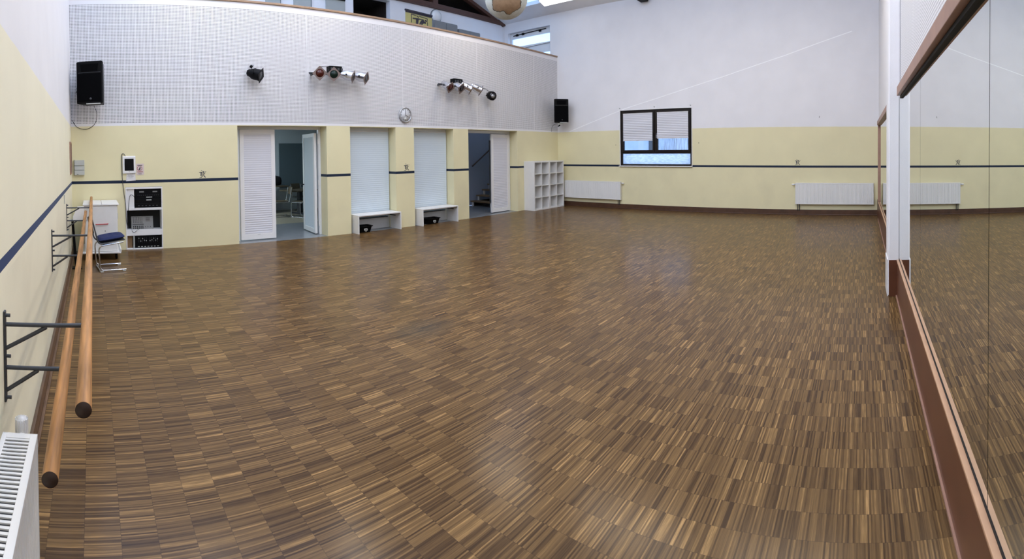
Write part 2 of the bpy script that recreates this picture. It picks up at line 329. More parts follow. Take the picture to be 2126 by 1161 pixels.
def holed(mb, u0, u1, z0, z1, holes, fn):
    """rectangle minus rectangles; fn(u0,u1,z0,z1) adds a slab"""
    us = sorted({u0, u1, *[min(max(h[i], u0), u1) for h in holes for i in (0, 1)]})
    for a, b in zip(us[:-1], us[1:]):
        if b-a < 1e-6: continue
        hs = sorted([(h[2], h[3]) for h in holes if h[0] <= a+1e-6 and h[1] >= b-1e-6]); z = z0
        for h0, h1 in hs:
            if h0 > z+1e-6: fn(a, b, z, h0)
            z = max(z, h1)
        if z < z1-1e-6: fn(a, b, z, z1)

# ================================================================== STRUCTURE
struct('floor', box((0, 0, -.1), (LX, LY, 0)), 'parquet')
struct('floor_corridor', box((-.2, LY, -.1), (LX+.2, 12.08, 0)), 'tile')
struct('floor_back_room', box((1.0, 12.08, -.1), (9.0, 15.2, 0)), 'beige')
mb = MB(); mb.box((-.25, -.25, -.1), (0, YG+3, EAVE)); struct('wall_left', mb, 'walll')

# door wall: piers, niches, parapet of the gallery
N1, N2, N3, N4 = (3.27, 5.27), (5.855, 7.092), (7.636, 8.925), (9.46, 11.475)
RK = (1.02, 1.735, 0, 1.205)
mb = MB()
holed(mb, 0, LX, 0, YT, [(*N1, 0, YT-.012), (*N2, 0, YT-.012), (*N3, 0, YT-.012), (*N4, 0, YT-.012), RK], lambda a, b, c, d: mb.box((a, LY, c), (b, LY+RD, d)))
struct('wall_back', mb, 'wall')
struct('wall_back_parapet', box((0, LY, YT), (LX, LY+RD, ZP)), 'perf')
mb = MB(); mb.box((0, LY-.03, ZP), (LX, LY+RD+.03, ZP+.045)); struct('trim_1', mb, 'cap', bevel=.008)
# window wall
WY0, WY1, WZ0, WZ1 = 5.19, 7.485, 1.31, 2.975
GY0, GY1, GZ0, GZ1 = 10.10, 11.95, 4.30, 5.96
mb = MB()
holed(mb, -.25, YG+3, 0, EAVE+.05, [(WY0, WY1, WZ0, WZ1), (GY0, GY1, GZ0, GZ1)], lambda a, b, c, d: mb.box((LX, a, c), (LX+.25, b, d)))
struct('wall_far', mb, 'wall')
# mirror wall with gable
mb = MB(); mb.box((0, -.25, 0), (LX, -.02, 2.5)); struct('wall_right', mb, 'plaster')
mb = MB(); mb.prism([(0, 2.5), (LX, 2.5), (LX, EAVE), (LX/2, EAVE+SL*LX/2), (0, EAVE)], -.25, -.02); struct('wall_right_upper', mb, 'perfd')
# ceiling slopes (one skylight opening)
def slopez(x): return EAVE+SL*(LX-x) if x > LX/2 else EAVE+SL*x
mb = MB()
def slab(a, b, y0, y1):
    za, zb = slopez(a), slopez(b)
    if a < LX/2-1e-6 < b: return
    mb.add([(a, y0, za), (b, y0, zb), (b, y1, zb), (a, y1, za), (a, y0, za+.12), (b, y0, zb+.12), (b, y1, zb+.12), (a, y1, za+.12)],
           [(0,3,2,1),(4,5,6,7),(0,1,5,4),(1,2,6,5),(2,3,7,6),(3,0,4,7)])
holed(mb, 0, LX/2, -.25, YG, [], slab)
holed(mb, LX/2, LX, -.25, YG, [(11.2, 12.9, 9.98, 11.1)], slab)
struct('ceiling', mb, 'ceil')
mb = MB()
n = 26
vs, fs = [], []
for i in range(n*4+1):
    y = 9.9+1.3*i/(n*4); dz = .018*math.sin(i*math.pi/2*1.0)
    vs += [(11.1, y, slopez(11.1)+.16+dz), (13.0, y, slopez(13.0)+.16+dz)]
for i in range(n*4): fs.append((2*i, 2*i+1, 2*i+3, 2*i+2))
mb.add(vs, fs, True); struct('window_3', mb, 'sheet')
# gallery floor with stairwell opening, walls
mb = MB(); holed(mb, 0, LX, LY+RD, YG, [(9.2, LX, LY+RD+.02, 12.12)], lambda a, b, c, d: mb.box((a, c, 3.65), (b, d, 3.9)))
struct('floor_gallery', mb, 'greydoor')
mb = MB(); holed(mb, 0, LX, 3.9, 6.25, [(7.36, 8.60, 3.9, 6.2)], lambda a, b, c, d: mb.box((a, YG, c), (b, YG+.2, d)))
mb.box((9.0, YG, 0), (LX, YG+.2, 3.9)); struct('wall_gallery', mb, 'plaster')
mb = MB(); mb.box((7.2, YG+1.6, 3.6), (8.8, YG+1.7, 6.4)); mb.box((7.2, YG+.2, 3.6), (7.3, YG+1.6, 6.4)); mb.box((8.7, YG+.2, 3.6), (8.8, YG+1.6, 6.4)); mb.box((7.2, YG+.2, 3.8), (8.8, YG+1.7, 3.9)); mb.box((7.2, YG+.2, 6.3), (8.8, YG+1.7, 6.4))
struct('wall_gallery_closet', mb, 'attic')
mb = MB(); mb.prism([(0, 6.25), (LX, 6.25), (LX, 6.5), (LX/2, 9.0), (0, 6.5)], YG+2.9, YG+3.0); mb.box((0, YG+.2, 6.15), (7.2, YG+3, 6.22)); mb.box((8.8, YG+.2, 6.15), (LX, YG+3, 6.22))
mb.add([(0, YG, 6.42), (LX/2, YG, 8.75), (LX/2, YG+3, 8.75), (0, YG+3, 6.42), (LX, YG, 6.42), (LX, YG+3, 6.42)], [(0,1,2,3),(1,4,5,2)])
struct('ceiling_attic', mb, 'attic')
# timber truss over the gallery back wall
mb = MB(); mb.box((0, YG-.06, 6.25), (LX, YG+.12, 6.41)); struct('trim_2', mb, 'beam')
def bar_xz(x0, z0, x1, z1, h, y0, y1):
    d = Vector((x1-x0, 0, z1-z0)).normalized(); nn = Vector((-d.z, 0, d.x))*h/2
    return MB().prism([(x0-nn.x, z0-nn.z), (x1-nn.x, z1-nn.z), (x1+nn.x, z1+nn.z), (x0+nn.x, z0+nn.z)], y0, y1)
struct('trim_3', bar_xz(13.5, 6.30, LX/2, 8.60, .2, YG-.02, YG+.14), 'beam')
struct('trim_4', bar_xz(.04, 6.30, LX/2, 8.60, .2, YG-.02, YG+.14), 'beam')
struct('trim_5', box((10.22, YG-.03, 6.41), (10.42, YG+.13, 7.3)), 'beam')
struct('trim_6', bar_xz(10.4, 6.45, 8.3, 7.9, .15, YG, YG+.12), 'beam')
struct('trim_7', box((LX/2-.1, YG-.03, 6.41), (LX/2+.1, YG+.13, 8.55)), 'beam')
# rooms behind the door wall
mb = MB(); mb.box((1.0, 15.0, 0), (9.0, 15.2, 3.0)); mb.box((.9, LY+RD, 0), (1.0, 15.2, 3.0)); mb.box((9.0, LY+RD, 0), (9.12, 15.2, 3.65))
struct('wall_back_room', mb, 'roomw')
struct('ceiling_back_room', box((.9, LY+RD, 2.75), (9.0, 15.2, 2.85)), 'roomw')
struct('wall_stairwell', box((9.12, YG-.02, 0), (LX, YG, 3.9)), mat('blue_grey_stair_wall', (.38, .42, .52), .7))
tag(box((6.22, 14.94, .72), (7.12, 15.0, 2.14)).build('wall_panel', 'teal'), 'dark teal panel on the far wall of the room behind the left doorway', 'panel')

# baseboards
mb = MB(); mb.box((LX-.022, 0, 0), (LX, 8.9+.9, .145)); mb.box((LX-.045, 0, 0), (LX-.022, 9.8, .022)); struct('baseboard_far', mb, 'base', bevel=.004)
mb = MB(); mb.box((0, .0, 0), (.022, 9.8, .13)); mb.box((.022, 0, 0), (.045, 9.8, .02)); struct('baseboard_left', mb, 'oakbase', bevel=.004)

# mirror wall: skirting boards, ledges, mirror panes, frames, column
COLX = 6.25
def board(x0, x1, name):
    r_ = sroot(name, (x0, 0, 0)); L = x1-x0
    box((0, -.02, 0), (L, .022, .425)).build('board', 'board', r_); box((0, -.02, .425), (L, .024, .443)).build('ledge', 'ledge', r_, bevel=.003)
    box((0, .022, 0), (L, .034, .018)).build('quarter_round', 'frame', r_); return r_
board(0, COLX, 'trim_8'); board(COLX+.45, LX-.75, 'trim_9')
mb = box((LX-.75, -.02, 0), (LX, .022, .425)); struct('trim_10', mb, 'board')
XS = [COLX-.002, 4.15, 2.1, .04]
for i in range(3):
    tag(box((XS[i+1]+.0035, -.014, .464), (XS[i]-.0035, -.006, 2.37)).build('wall_mirror', 'mirror'),
        ['tall wall mirror pane beside the white column', 'wall mirror pane between the thin joint and the dark joint', 'nearest wall mirror pane at the right edge of the picture'][i], 'mirror', 'mirror panes along the right wall')
tag(box((COLX+.452, -.014, .464), (LX-.80, -.006, 2.38)).build('wall_mirror', 'mirror'), 'far wall mirror between the white column and the window wall', 'mirror', 'mirror panes along the right wall')
struct('trim_11', box((0, -.02, .443), (COLX, -.0145, 2.40)), 'gap')
struct('trim_15', box((0, -.02, .443), (COLX, -.004, .462)), 'gap'); struct('trim_16', box((COLX+.452, -.02, .443), (LX-.80, -.004, .462)), 'gap')
r_ = sroot('trim_12', (0, 0, 2.37)); box((0, -.02, 0), (COLX-.35, .05, .10)).build('rail', 'frame', r_, bevel=.004); box((0, -.012, -.028), (COLX-.35, .012, -.002)).build('rebate', 'gap', r_)
r_ = sroot('trim_13', (COLX+.45, 0, 2.38)); box((0, -.02, 0), (LX-.75-COLX-.45, .05, .10)).build('rail', 'frame', r_, bevel=.004)
struct('trim_14', box((LX-.80, -.02, .44), (LX-.75, .03, 2.48)), 'frame')
# column in front of the mirror wall
r_ = sroot('column', (COLX, 0, 0))
mb = MB(); mb.box((0, -.02, 0), (.45, .125, 7.9)); mb.build('shaft', 'plaster', r_, bevel=.02)
box((-.004, -.004, 0), (.01, .118, .44)).build('skirting', 'board', r_)
box((.02, .125, 0), (.43, .137, .44)).build('skirting', 'white', r_)

# ------------------------------------------------------------------ window in the far wall
wr = sroot('window_1', (LX, WY1, WZ0), R(-90))        # local x runs along -y, local y runs outwards
WW, WH = WY1-WY0, WZ1-WZ0
mb = MB(); d0, d1 = .03, .09
fr(mb, 0, WW, 0, WH, d0, d1, .055, .055, .05, .06); mb.box((.055, d0, .36), (WW-.055, d1, .42)); mb.box((WW/2-.03, d0, .42), (WW/2+.03, d1, WH-.06))
mb.build('window_frame', 'winfr', wr, bevel=.004)
for a, b in ((.055, WW/2-.03), (WW/2+.03, WW-.055)):
    mb = MB(); e_ = .055
    fr(mb, a, b, .41, WH-.05, .008, .072, e_, e_, e_, e_)
    s_ = mb.build('sash', 'winfr', wr, bevel=.004)
    box((a+e_, .045, .41+e_), (b-e_, .05, WH-.05-e_)).build('pane', 'glass', s_)
    hx = b-.028 if a < .5 else a+.028
    MB().tube([(hx, .008, .95), (hx, -.03, .95), (hx, -.032, .82)], .008, 8).build('window_handle', 'chrome' if a > .5 else 'dark', s_)
def wavy_pane(x0, x1, z0, z1, y):
    return box((x0, y, z0), (x1, y+.006, z1))
wavy_pane(.055, WW-.055, .05, .36, .06).build('pane', 'obsc', wr)
box((-.045, -.05, -.028), (WW+.02, .09, 0)).build('window_sill', 'white', wr, bevel=.004)
mb = MB(); fr(mb, -.022, WW+.018, 0, WH+.022, -.012, .03, .022, .018, 0, .022); mb.build('corner_bead', 'white', wr)
def pleated(w_, h_, pitch, amp, m, parent=None, name='pleated_blind', rails=True):
    """hangs in local x,z with top at z=0"""
    n_ = int(h_/pitch)*2; vs, fs = [], []
    for i in range(n_+1):
        z = -h_*i/n_; am = amp*(.25+.75*i/n_); y = -am/2 if i % 2 else am/2; vs += [(0, y, z), (w_, y, z)]
    for i in range(n_): fs.append((2*i, 2*i+1, 2*i+3, 2*i+2))
    mb_ = MB().add(vs, fs); o = mb_.build(name, m, parent)
    if rails:
        t = MB().box((0, -.011, 0), (w_, .011, .016)); t.build('head_rail', 'white', o); t = MB().box((0, -.011, -h_-.014), (w_, .011, -h_)); t.build('bottom_rail', 'white', o)
        MB().box((w_*.45, -.016, -h_-.02), (w_*.55, -.011, -h_-.008)).build('grip', 'ltgrey', o)
    return o
for a, b, h_, lab in ((.10, WW/2-.075, .80, 'left'), (WW/2+.075, WW-.10, .74, 'right')):
    o = pleated(b-a, h_, .048, .014, 'blind'); o.location = (LX-.012, WY1-a, WZ1-.11); o.rotation_euler = (0, 0, R(-90))
    tag(o, 'pale grey pleated blind pulled half down in the %s sash of the brown window' % lab, 'blind', 'pleated blinds in the brown window')
for i, y in enumerate((7.50, 6.35, 5.22)):
    h = thing('wall_hook', ['small hook above the left corner of the brown window', 'small hook above the middle of the brown window', 'small hook above the right corner of the brown window'][i], 'hook', (LX, y, 3.045), R(-90), 'hooks above the brown window')
    MB().lathe([(.016, 0), (.016, .006)], 12, Matrix.Rotation(R(90), 4, 'X')).build('plate', 'ltgrey', h)
    MB().tube([(0, -.005, 0), (0, -.03, -.004), (0, -.045, .004), (0, -.047, .022)], .005, 8).build('peg', 'ltgrey', h)

# gallery window
gr = sroot('window_2', (LX, GY1, GZ0), R(-90)); GW, GH = GY1-GY0, GZ1-GZ0
mb = MB(); d0, d1 = .14, .2
fr(mb, 0, GW, 0, GH, d0, d1, .07, .03, .06, .2); mb.box((.07, d0, .84), (GW-.03, d1, 1.17)); mb.box((1.2, d0, .06), (1.24, d1, .84))
mb.build('window_frame', 'pvc', gr, bevel=.004)
box((.07, .165, 1.17), (GW-.03, .17, GH-.2)).build('pane', 'glass', gr); box((.07, .165, .06), (GW-.03, .17, .84)).build('pane', 'glass', gr)
MB().tube([(.15, .12, GH-.09), (GW-.25, .12, GH-.05)], .016, 8).build('opener_rod', 'dark', gr)
for x in (.28, .55, 1.3): MB().box((x, .10, GH-.12), (x+.09, .14, GH-.05)).build('opener_bracket', 'dark', gr)
MB().tube([(.6, .12, 1.08), (GW-.05, .12, 1.12)], .007, 8).build('opener_rod', 'iron', gr)

# outside, seen through the brown window
tag(box((LX+.3, 2.0, .9), (LX+10, 16, 1.12)).build('flat_roof', 'gravel'), 'pale gravel covered flat roof outside the brown window', 'roof')
tag(box((LX+9.0, 3.0, 1.12), (LX+9.2, 10.3, 4.2)).build('plank_fence', 'planks'), 'weathered vertical plank screen outside behind the right window sash', 'fence')
tag(box((LX+9.1, 10.75, 1.12), (LX+9.4, 17.0, 4.6)).build('house_wall', 'ext'), 'plain pale wall of the neighbouring building outside the left window sash', 'wall')
tag(box((LX+9.0, 10.33, 1.12), (LX+9.3, 10.72, 4.3)).build('house_door', 'extd'), 'dark door panel outside next to the plain pale wall', 'door')

# ------------------------------------------------------------------ niches: big blinds and doors
YF = LY+RD                                            # plane of the frames
def niche_window(idx, n_, lab):
    a, b = n_; rt = sroot('window_%d' % idx, (a, YF, 0)); wd = b-a
    mb = MB(); fr(mb, 0, wd, 0, YT-.012, 0, .07, .04, .04, .25, .075); mb.build('window_frame', 'pvc', rt, bevel=.004)
    box((.04, .03, .25), (wd-.04, .036, 2.30)).build('pane', 'frost', rt); box((.05, -.02, .25), (wd-.06, .0, .275)).build('ledge', 'iron', rt)
    o = pleated(wd-.03, 1.93, .046, .004, 'blindb', rails=True); o.location = (a+.005, YF-.035, 2.275)
    tag(o, lab, 'blind', 'tall blinds in the two wall niches')
niche_window(4, N2, 'tall blue white pleated blind in the niche right of the left doorway')
niche_window(5, N3, 'tall blue white pleated blind in the niche next to the stair doorway')
def door_leaf(parent, w_, h_, blind=True, handle=None, name='door_leaf', loc=(0, 0, 0), rz=0, pane='frost'):
    mb = MB(); s_ = .085
    mb.box((0, 0, 0), (s_, .055, h_)); mb.box((w_-s_, 0, 0), (w_, .055, h_)); mb.box((s_, 0, 0), (w_-s_, .055, .10)); mb.box((s_, 0, h_-.085), (w_-s_, .055, h_))
    lf = mb.build(name, 'white', parent); lf.location = loc; lf.rotation_euler = (0, 0, rz)
    box((s_, .035, .10), (w_-s_, .045, h_-.085)).build('glass_pane', pane, lf)
    if blind:
        o = pleated(w_-2*s_, h_-.085-.10-.035, .046, .006, 'blind', lf, 'pleated_blind'); o.location = (s_, .012, h_-.105)
    return lf
# left doorway
d1_ = sroot('door_1', (N1[0], YF, 0)); dw = N1[1]-N1[0]
mb = MB(); fr(mb, 0, dw, 0, YT-.012, 0, .07, .12, .055, 0, .06); mb.build('door_frame', 'pvc', d1_, bevel=.004)
door_leaf(d1_, .775, 2.29, True, loc=(.13, -.03, .02))
lf = door_leaf(d1_, .80, 2.22, False, loc=(dw-.075, .02, .02), rz=R(84), pane='roomw')
lf.location = (dw-.085, .04, .02)
for z in (.2, 1.1, 2.0): MB().tube([(dw-.07, -.02, z), (dw-.07, -.02, z+.1)], .012, 8).build('hinge', 'white', d1_)
MB().tube([(.72, .055, 1.05), (.72, .12, 1.05), (.60, .125, 1.05)], .010, 8).build('door_handle', 'dark', lf)
MB().tube([(.72, -.002, 1.05), (.72, -.06, 1.05), (.60, -.065, 1.05)], .010, 8).build('door_handle', 'dark', lf)
# stair doorway
d2_ = sroot('door_2', (N4[0], YF, 0)); dw = N4[1]-N4[0]
mb = MB(); fr(mb, 0, dw, 0, YT-.012, 0, .07, .02, .05, 0, .075); mb.build('door_frame', 'pvc', d2_, bevel=.004)
door_leaf(d2_, .78, 2.265, True, loc=(dw-.05-.79, -.03, .02))
MB().box((dw-.86, .0, .3), (dw-.842, .05, 2.1)).build('lock_strip', 'iron', d2_)

# ================================================================== THINGS ON THE DOOR WALL
def par_can(parent_name, label, loc, aim, gel, length=.25, r_=.108, body='alu', frame=True, group=None, hang=.16, cat='spotlight', gf='gelframe'):
    """can hanging from a clamp; aim = direction of the beam"""
    t = thing(parent_name, label, cat, loc, 0, group)
    d = Vector(aim).normalized(); rot = d.to_track_quat('Z', 'Y').to_matrix().to_4x4()
    c0 = Vector((0, 0, -hang)); m = Matrix.Translation(c0) @ rot
    MB().lathe([(.0, -length*.75), (.05, -length*.73), (.07, -length*.62), (.074, -length*.5), (r_*.93, -length*.2), (r_*.96, 0), (r_, length*.42), (r_*1.02, length*.45), (r_*1.02, length*.5), (r_*.9, length*.5), (r_*.86, length*.2), (0, length*.16)], 24, m).build('can', body, t)
    mg = Matrix.Translation(c0+d*(length*.5+.004)) @ rot
    if frame:
        k = r_*1.44; g = MB()
        # square frame standing on its corner with a round opening
        n_ = 32; vs, fs = [], []
        for y_ in (0, .006):
            for j in range(n_):
                a = 2*math.pi*j/n_; sq = k*1.0/(abs(math.cos(a))+abs(math.sin(a)))
                sq = max(sq, r_*1.02); vs.append(mg @ Vector((sq*math.cos(a), sq*math.sin(a), y_))); vs.append(mg @ Vector((r_*.78*math.cos(a), r_*.78*math.sin(a), y_)))
        o_ = 2*n_
        for j in range(n_):
            a, b = 2*j, 2*((j+1) % n_); fs += [(a, b, b+1, a+1), (o_+a, o_+a+1, o_+b+1, o_+b), (a, o_+a, o_+b, b), (a+1, b+1, o_+b+1, o_+a+1)]
        g.add(vs, fs); g.build('gel_frame', gf, t)
    MB().lathe([(r_*.82, -.004), (r_*.82, .002)], 24, mg).build('gel', gel, t)
    side = d.cross(Vector((0, 0, 1))).normalized(); hh = max(hang, .08); yk = [c0+side*(r_+.012), c0+side*(r_+.014)+Vector((0, 0, hang*.55)), Vector((0, 0, -.03))+side*.03, Vector((0, 0, -.03))-side*.03, c0-side*(r_+.014)+Vector((0, 0, hang*.55)), c0-side*(r_+.012)]
    MB().tube(yk, .007, 6).build('yoke', 'iron' if body == 'alu' else body, t)
    for s_ in (-1, 1): MB().tube([c0+side*s_*(r_*.9), c0+side*s_*(r_+.03)], .014, 8).build('knob', 'dark', t)
    MB().box((-.02, -.02, -.04), (.02, .02, .0)).build('clamp', 'iron', t)
    return t
BY = 9.66
def spot_bank(x0, x1, z, name, label, bx):
    t = thing('lighting_bar', label, 'bar', (x0, BY, z-.03), 0, 'spotlight bars on the perforated wall')
    MB().tube([(0, 0, 0), (x1-x0, 0, 0)], .022, 12).build('bar', 'iron', t)
    for x in (.12, x1-x0-.12): MB().box((x-.02, 0, -.02), (x+.02, LY-BY, .02)).build('wall_arm', 'iron', t)
    b = thing('dimmer_box', bx, 'box', ((x0+x1)/2-.20, BY-.08, z+.01), 0, 'black power boxes on the lighting bars')
    box((0, 0, 0), (.31, .15, .13)).build('housing', 'dark', b, bevel=.01); 
    for k in range(4): box((.03+k*.08, -.012, .04), (.075+k*.08, 0, .09)).build('socket', 'iron', b)
    return t
spot_bank(4.80, 6.08, 3.50, 'a', 'grey horizontal bar carrying four spotlights above the left doorway', 'black power box on the lighting bar above the left doorway')
spot_bank(8.30, 9.60, 3.50, 'b', 'grey horizontal bar carrying four spotlights left of the stair doorway', 'black power box on the lighting bar nearer the stair doorway')
G1 = 'chrome spotlights on the lighting bars'
toC = Vector((CX-5, CY-9.5, -1.7))
par_can('spotlight', 'chrome spotlight with dark red filter at the left end of the left bar', (4.975, BY-.13, 3.50), (-.42, -1, -.14), 'gelred', group=G1, hang=.05)
par_can('spotlight', 'chrome spotlight with dark green filter, second on the left bar', (5.31, BY-.13, 3.50), (-.48, -1, -.16), 'gelgreen', group=G1, hang=.05)
par_can('spotlight', 'chrome spotlight with slanted black filter, third on the left bar', (5.65, BY-.13, 3.50), (.75, -.75, -.28), 'gelblack', group=G1, hang=.05)
par_can('spotlight', 'chrome spotlight with grey filter at the right end of the left bar', (5.985, BY-.13, 3.49), (.62, -.85, -.30), 'gelgrey', group=G1, hang=.05)
par_can('spotlight', 'chrome spotlight with red filter at the left end of the right bar', (8.47, BY-.13, 3.48), (.10, -1, -.55), 'gelred', group=G1, hang=.05)
par_can('spotlight', 'chrome spotlight with dark filter, second on the right bar', (8.83, BY-.13, 3.48), (.2, -1, -.5), 'gelblack', group=G1, hang=.05)
par_can('spotlight', 'chrome spotlight seen from the side, third on the right bar', (9.14, BY-.13, 3.49), (1, -.55, -.55), 'gelgrey', group=G1, hang=.05)
par_can('spotlight', 'shiny chrome spotlight at the right end of the right bar', (9.50, BY-.13, 3.49), (1, -.45, -.5), 'gelgrey', group=G1, hang=.05)
s1 = par_can('spotlight', 'single black spotlight on the perforated wall near the left loudspeaker', (3.60, 9.62, 3.50), (.75, -.62, -.30), 'gelgrey', length=.24, r_=.115, body='dark', hang=.12, gf='dark')
MB().tube([(-.03, .02, .06), (-.06, .1, -.02), (-.09, .14, -.12)], .005, 6).build('cable', 'dark', s1); MB().lathe([(.03, 0), (.03, .03)], 12, Matrix.Translation((-.03, .17, .06)) @ Matrix.Rotation(R(90), 4, 'X')).build('rosette', 'dark', s1)
s2 = par_can('spotlight', 'single black spotlight right of the right lighting bar', (10.12, 9.60, 3.42), (-.35, -1, -.22), 'gelblack', length=.20, r_=.12, body='dark', frame=False, hang=.12)
MB().tube([(-.02, 0, -.03), (-.12, .08, .06), (-.24, .19, .09)], .006, 6).build('cable', 'dark', s2); MB().lathe([(.03, 0), (.03, .03)], 12, Matrix.Translation((-.24, .222, .09)) @ Matrix.Rotation(R(90), 4, 'X')).build('rosette', 'dark', s2)
for k in range(8):
    a = k*math.pi/4
MB().lathe([(.05, 0), (.05, .012)], 20, Matrix.Translation(Vector((0, 0, -.12))+Vector((-.35, -1, -.22)).normalized()*.112) @ Vector((-.35, -1, -.22)).to_track_quat('Z', 'Y').to_matrix().to_4x4()).build('lens', 'silver', s2)
MB().tube([(5.04, BY-.03, 3.60), (5.15, BY-.05, 3.63), (5.28, BY-.05, 3.55), (5.42, BY-.03, 3.57), (5.55, BY, 3.60)], .006, 6).build('power_cable', 'dark')
tag(bpy.data.objects['power_cable'], 'thin black cable slung between the two left spotlights of the left bar', 'cable')

def loudspeaker(label, loc, rz, tilt, w_=.47, h_=.76, d_=.38):
    t = thing('loudspeaker', label, 'speaker', loc, rz, 'black loudspeakers on the wall'); t.rotation_euler = (tilt, 0, rz)
    poly = [(-w_/2, 0), (w_/2, 0), (w_*.36, d_), (-w_*.36, d_)]
    mb = MB(); vs = [Vector((x, y, z)) for z in (0, h_) for x, y in poly]; mb.add(vs, [(3,2,1,0),(4,5,6,7),(0,1,5,4),(1,2,6,5),(2,3,7,6),(3,0,4,7)]); mb.build('cabinet', 'dark', t, bevel=.022)
    box((-w_*.44, -.008, .04), (w_*.44, .0, h_*.70)).build('grille', 'grille', t, bevel=.004)
    mb = MB(); mb.prism([(-w_*.30, h_*.76), (w_*.30, h_*.76), (w_*.34, h_*.93), (-w_*.34, h_*.93)], -.01, 0); mb.build('horn', 'grille', t)
    box((-w_*.42, -.012, h_*.725), (w_*.42, -.002, h_*.732)).build('trim_line', 'iron', t)
    MB().lathe([(.022, 0), (.022, .004)], 16, Matrix.Translation((.02, -.008, .085)) @ Matrix.Rotation(R(90), 4, 'X')).build('badge', 'iron', t)
    box((-w_*.12, -.016, -.012), (w_*.40, .02, .004)).build('light_edge', 'ltgrey', t)
    return t
l1 = loudspeaker('black loudspeaker high in the left corner beside the left wall', (.37, 9.28, 2.76), R(-16), R(0), .50, .77, .36)
MB().tube([(-.27, .30, .30), (-.37, .42, .28)], .02, 8).build('bracket', 'dark', l1); MB().box((-.36, .36, .22), (-.30, .48, .36)).build('bracket', 'dark', l1)
l2 = loudspeaker('black loudspeaker high in the far corner beside the window wall', (13.02, 9.30, 2.67), R(-42), R(0), .47, .74, .30)
MB().tube([(-.02, .15, -.0), (-.02, .2, -.09), (-.05, .28, -.10)], .02, 8).build('bracket', 'dark', l2); box((-.1, .06, -.06), (.06, .18, -.012)).build('bracket_plate', 'ltgrey', l2)
def cable(name, label, pts, r_=.005, m='dark'):
    P = [Vector(p) for p in pts]; out = []
    for i in range(len(P)-1):
        p0, p1, p2, p3 = P[max(i-1, 0)], P[i], P[i+1], P[min(i+2, len(P)-1)]
        for k in range(6):
            t = k/6; out.append(.5*((2*p1)+(-p0+p2)*t+(2*p0-5*p1+4*p2-p3)*t*t+(-p0+3*p1-3*p2+p3)*t**3))
    out.append(P[-1]); o = MB().tube(out, r_, 6).build(name, m)
    return tag(o, label, 'cable')
cable('speaker_cable', 'thin black cable looping below the left corner loudspeaker', [(.45, 9.5, 2.74), (.50, 9.7, 2.60), (.46, 9.79, 2.43), (.30, 9.80, 2.33), (.12, 9.80, 2.37), (.03, 9.80, 2.50)])
cable('speaker_cable', 'short thin cable hanging below the far corner loudspeaker', [(13.10, 9.5, 2.66), (13.12, 9.7, 2.60), (13.16, 9.79, 2.50), (13.18, 9.81, 2.40)])

# clock
ck = thing('wall_clock', 'round white wall clock with silver rim on the perforated wall', 'clock', (7.37, LY, 2.675), 0)
mR = Matrix.Rotation(R(90), 4, 'X')
MB().lathe([(.17, 0), (.185, .012), (.185, .035), (.17, .045), (.155, .038), (.155, .03)], 40, mR).build('rim', 'silver', ck)
MB().lathe([(.156, .026), (.156, .0308)], 40, mR).build('face', 'face', ck)
for k in range(12):
    a = k*math.pi/6; ca_, sa_ = math.sin(a), math.cos(a); mb = MB(); mb.stroke([(ca_*.118, sa_*.118), (ca_*.142, sa_*.142)], .011, -.0325, -.030); mb.build('hour_mark', 'ink', ck)
MB().stroke([(0, -.02), (0, .125)], .012, -.036, -.034).build('minute_hand', 'iron', ck)
a = R(120); MB().stroke([(0, 0), (math.sin(a)*.08, math.cos(a)*.08)], .014, -.034, -.0325).build('hour_hand', 'ink', ck)
MB().lathe([(.038, .0305), (.038, .0315)], 20, Matrix.Translation((0, 0, -.095)) @ mR).build('small_dial', 'ltgrey', ck)

# painted figure marks above the blue stripe
def figure_mark(label, loc, rz, s=1.0):
    k = .00038*s; ox, oz = 570, 845
    P = lambda pts: [((x-ox)*k, (oz-z)*k) for x, z in pts]
    mb = MB(); mb.stroke(P([(390, 545), (450, 530), (540, 540), (600, 505), (665, 498)]), [30*k, 34*k, 36*k, 38*k, 26*k])
    mb.stroke(P([(497, 545), (495, 640), (488, 735)]), [56*k, 54*k, 46*k])
    mb.stroke(P([(645, 520), (595, 590), (572, 680), (545, 760), (490, 805), (395, 818)]), [34*k, 34*k, 34*k, 36*k, 34*k, 22*k])
    mb.stroke(P([(722, 560), (665, 590), (634, 640), (632, 700), (665, 760), (738, 803)]), [26*k, 34*k, 38*k, 42*k, 42*k, 26*k])
    mb.stroke(P([(495, 440), (548, 450)]), 28*k); mb.stroke(P([(708, 500), (765, 508)]), 22*k)
    o = mb.build('wall_emblem', 'blue'); o.location = loc; o.rotation_euler = (0, 0, rz)
    return tag(o, label, 'emblem', 'dark blue figure emblems above the stripe')
figure_mark('dark blue figure emblem above the stripe left of the left doorway', (2.54, LY, ZB+.032), 0)
figure_mark('dark blue figure emblem above the stripe on the pier between the two tall blinds', (7.40, LY, ZB+.032), 0, 1.1)
figure_mark('dark blue figure emblem above the stripe on the window wall', (LX, 2.17, ZB+.032), R(-90), 1.05)

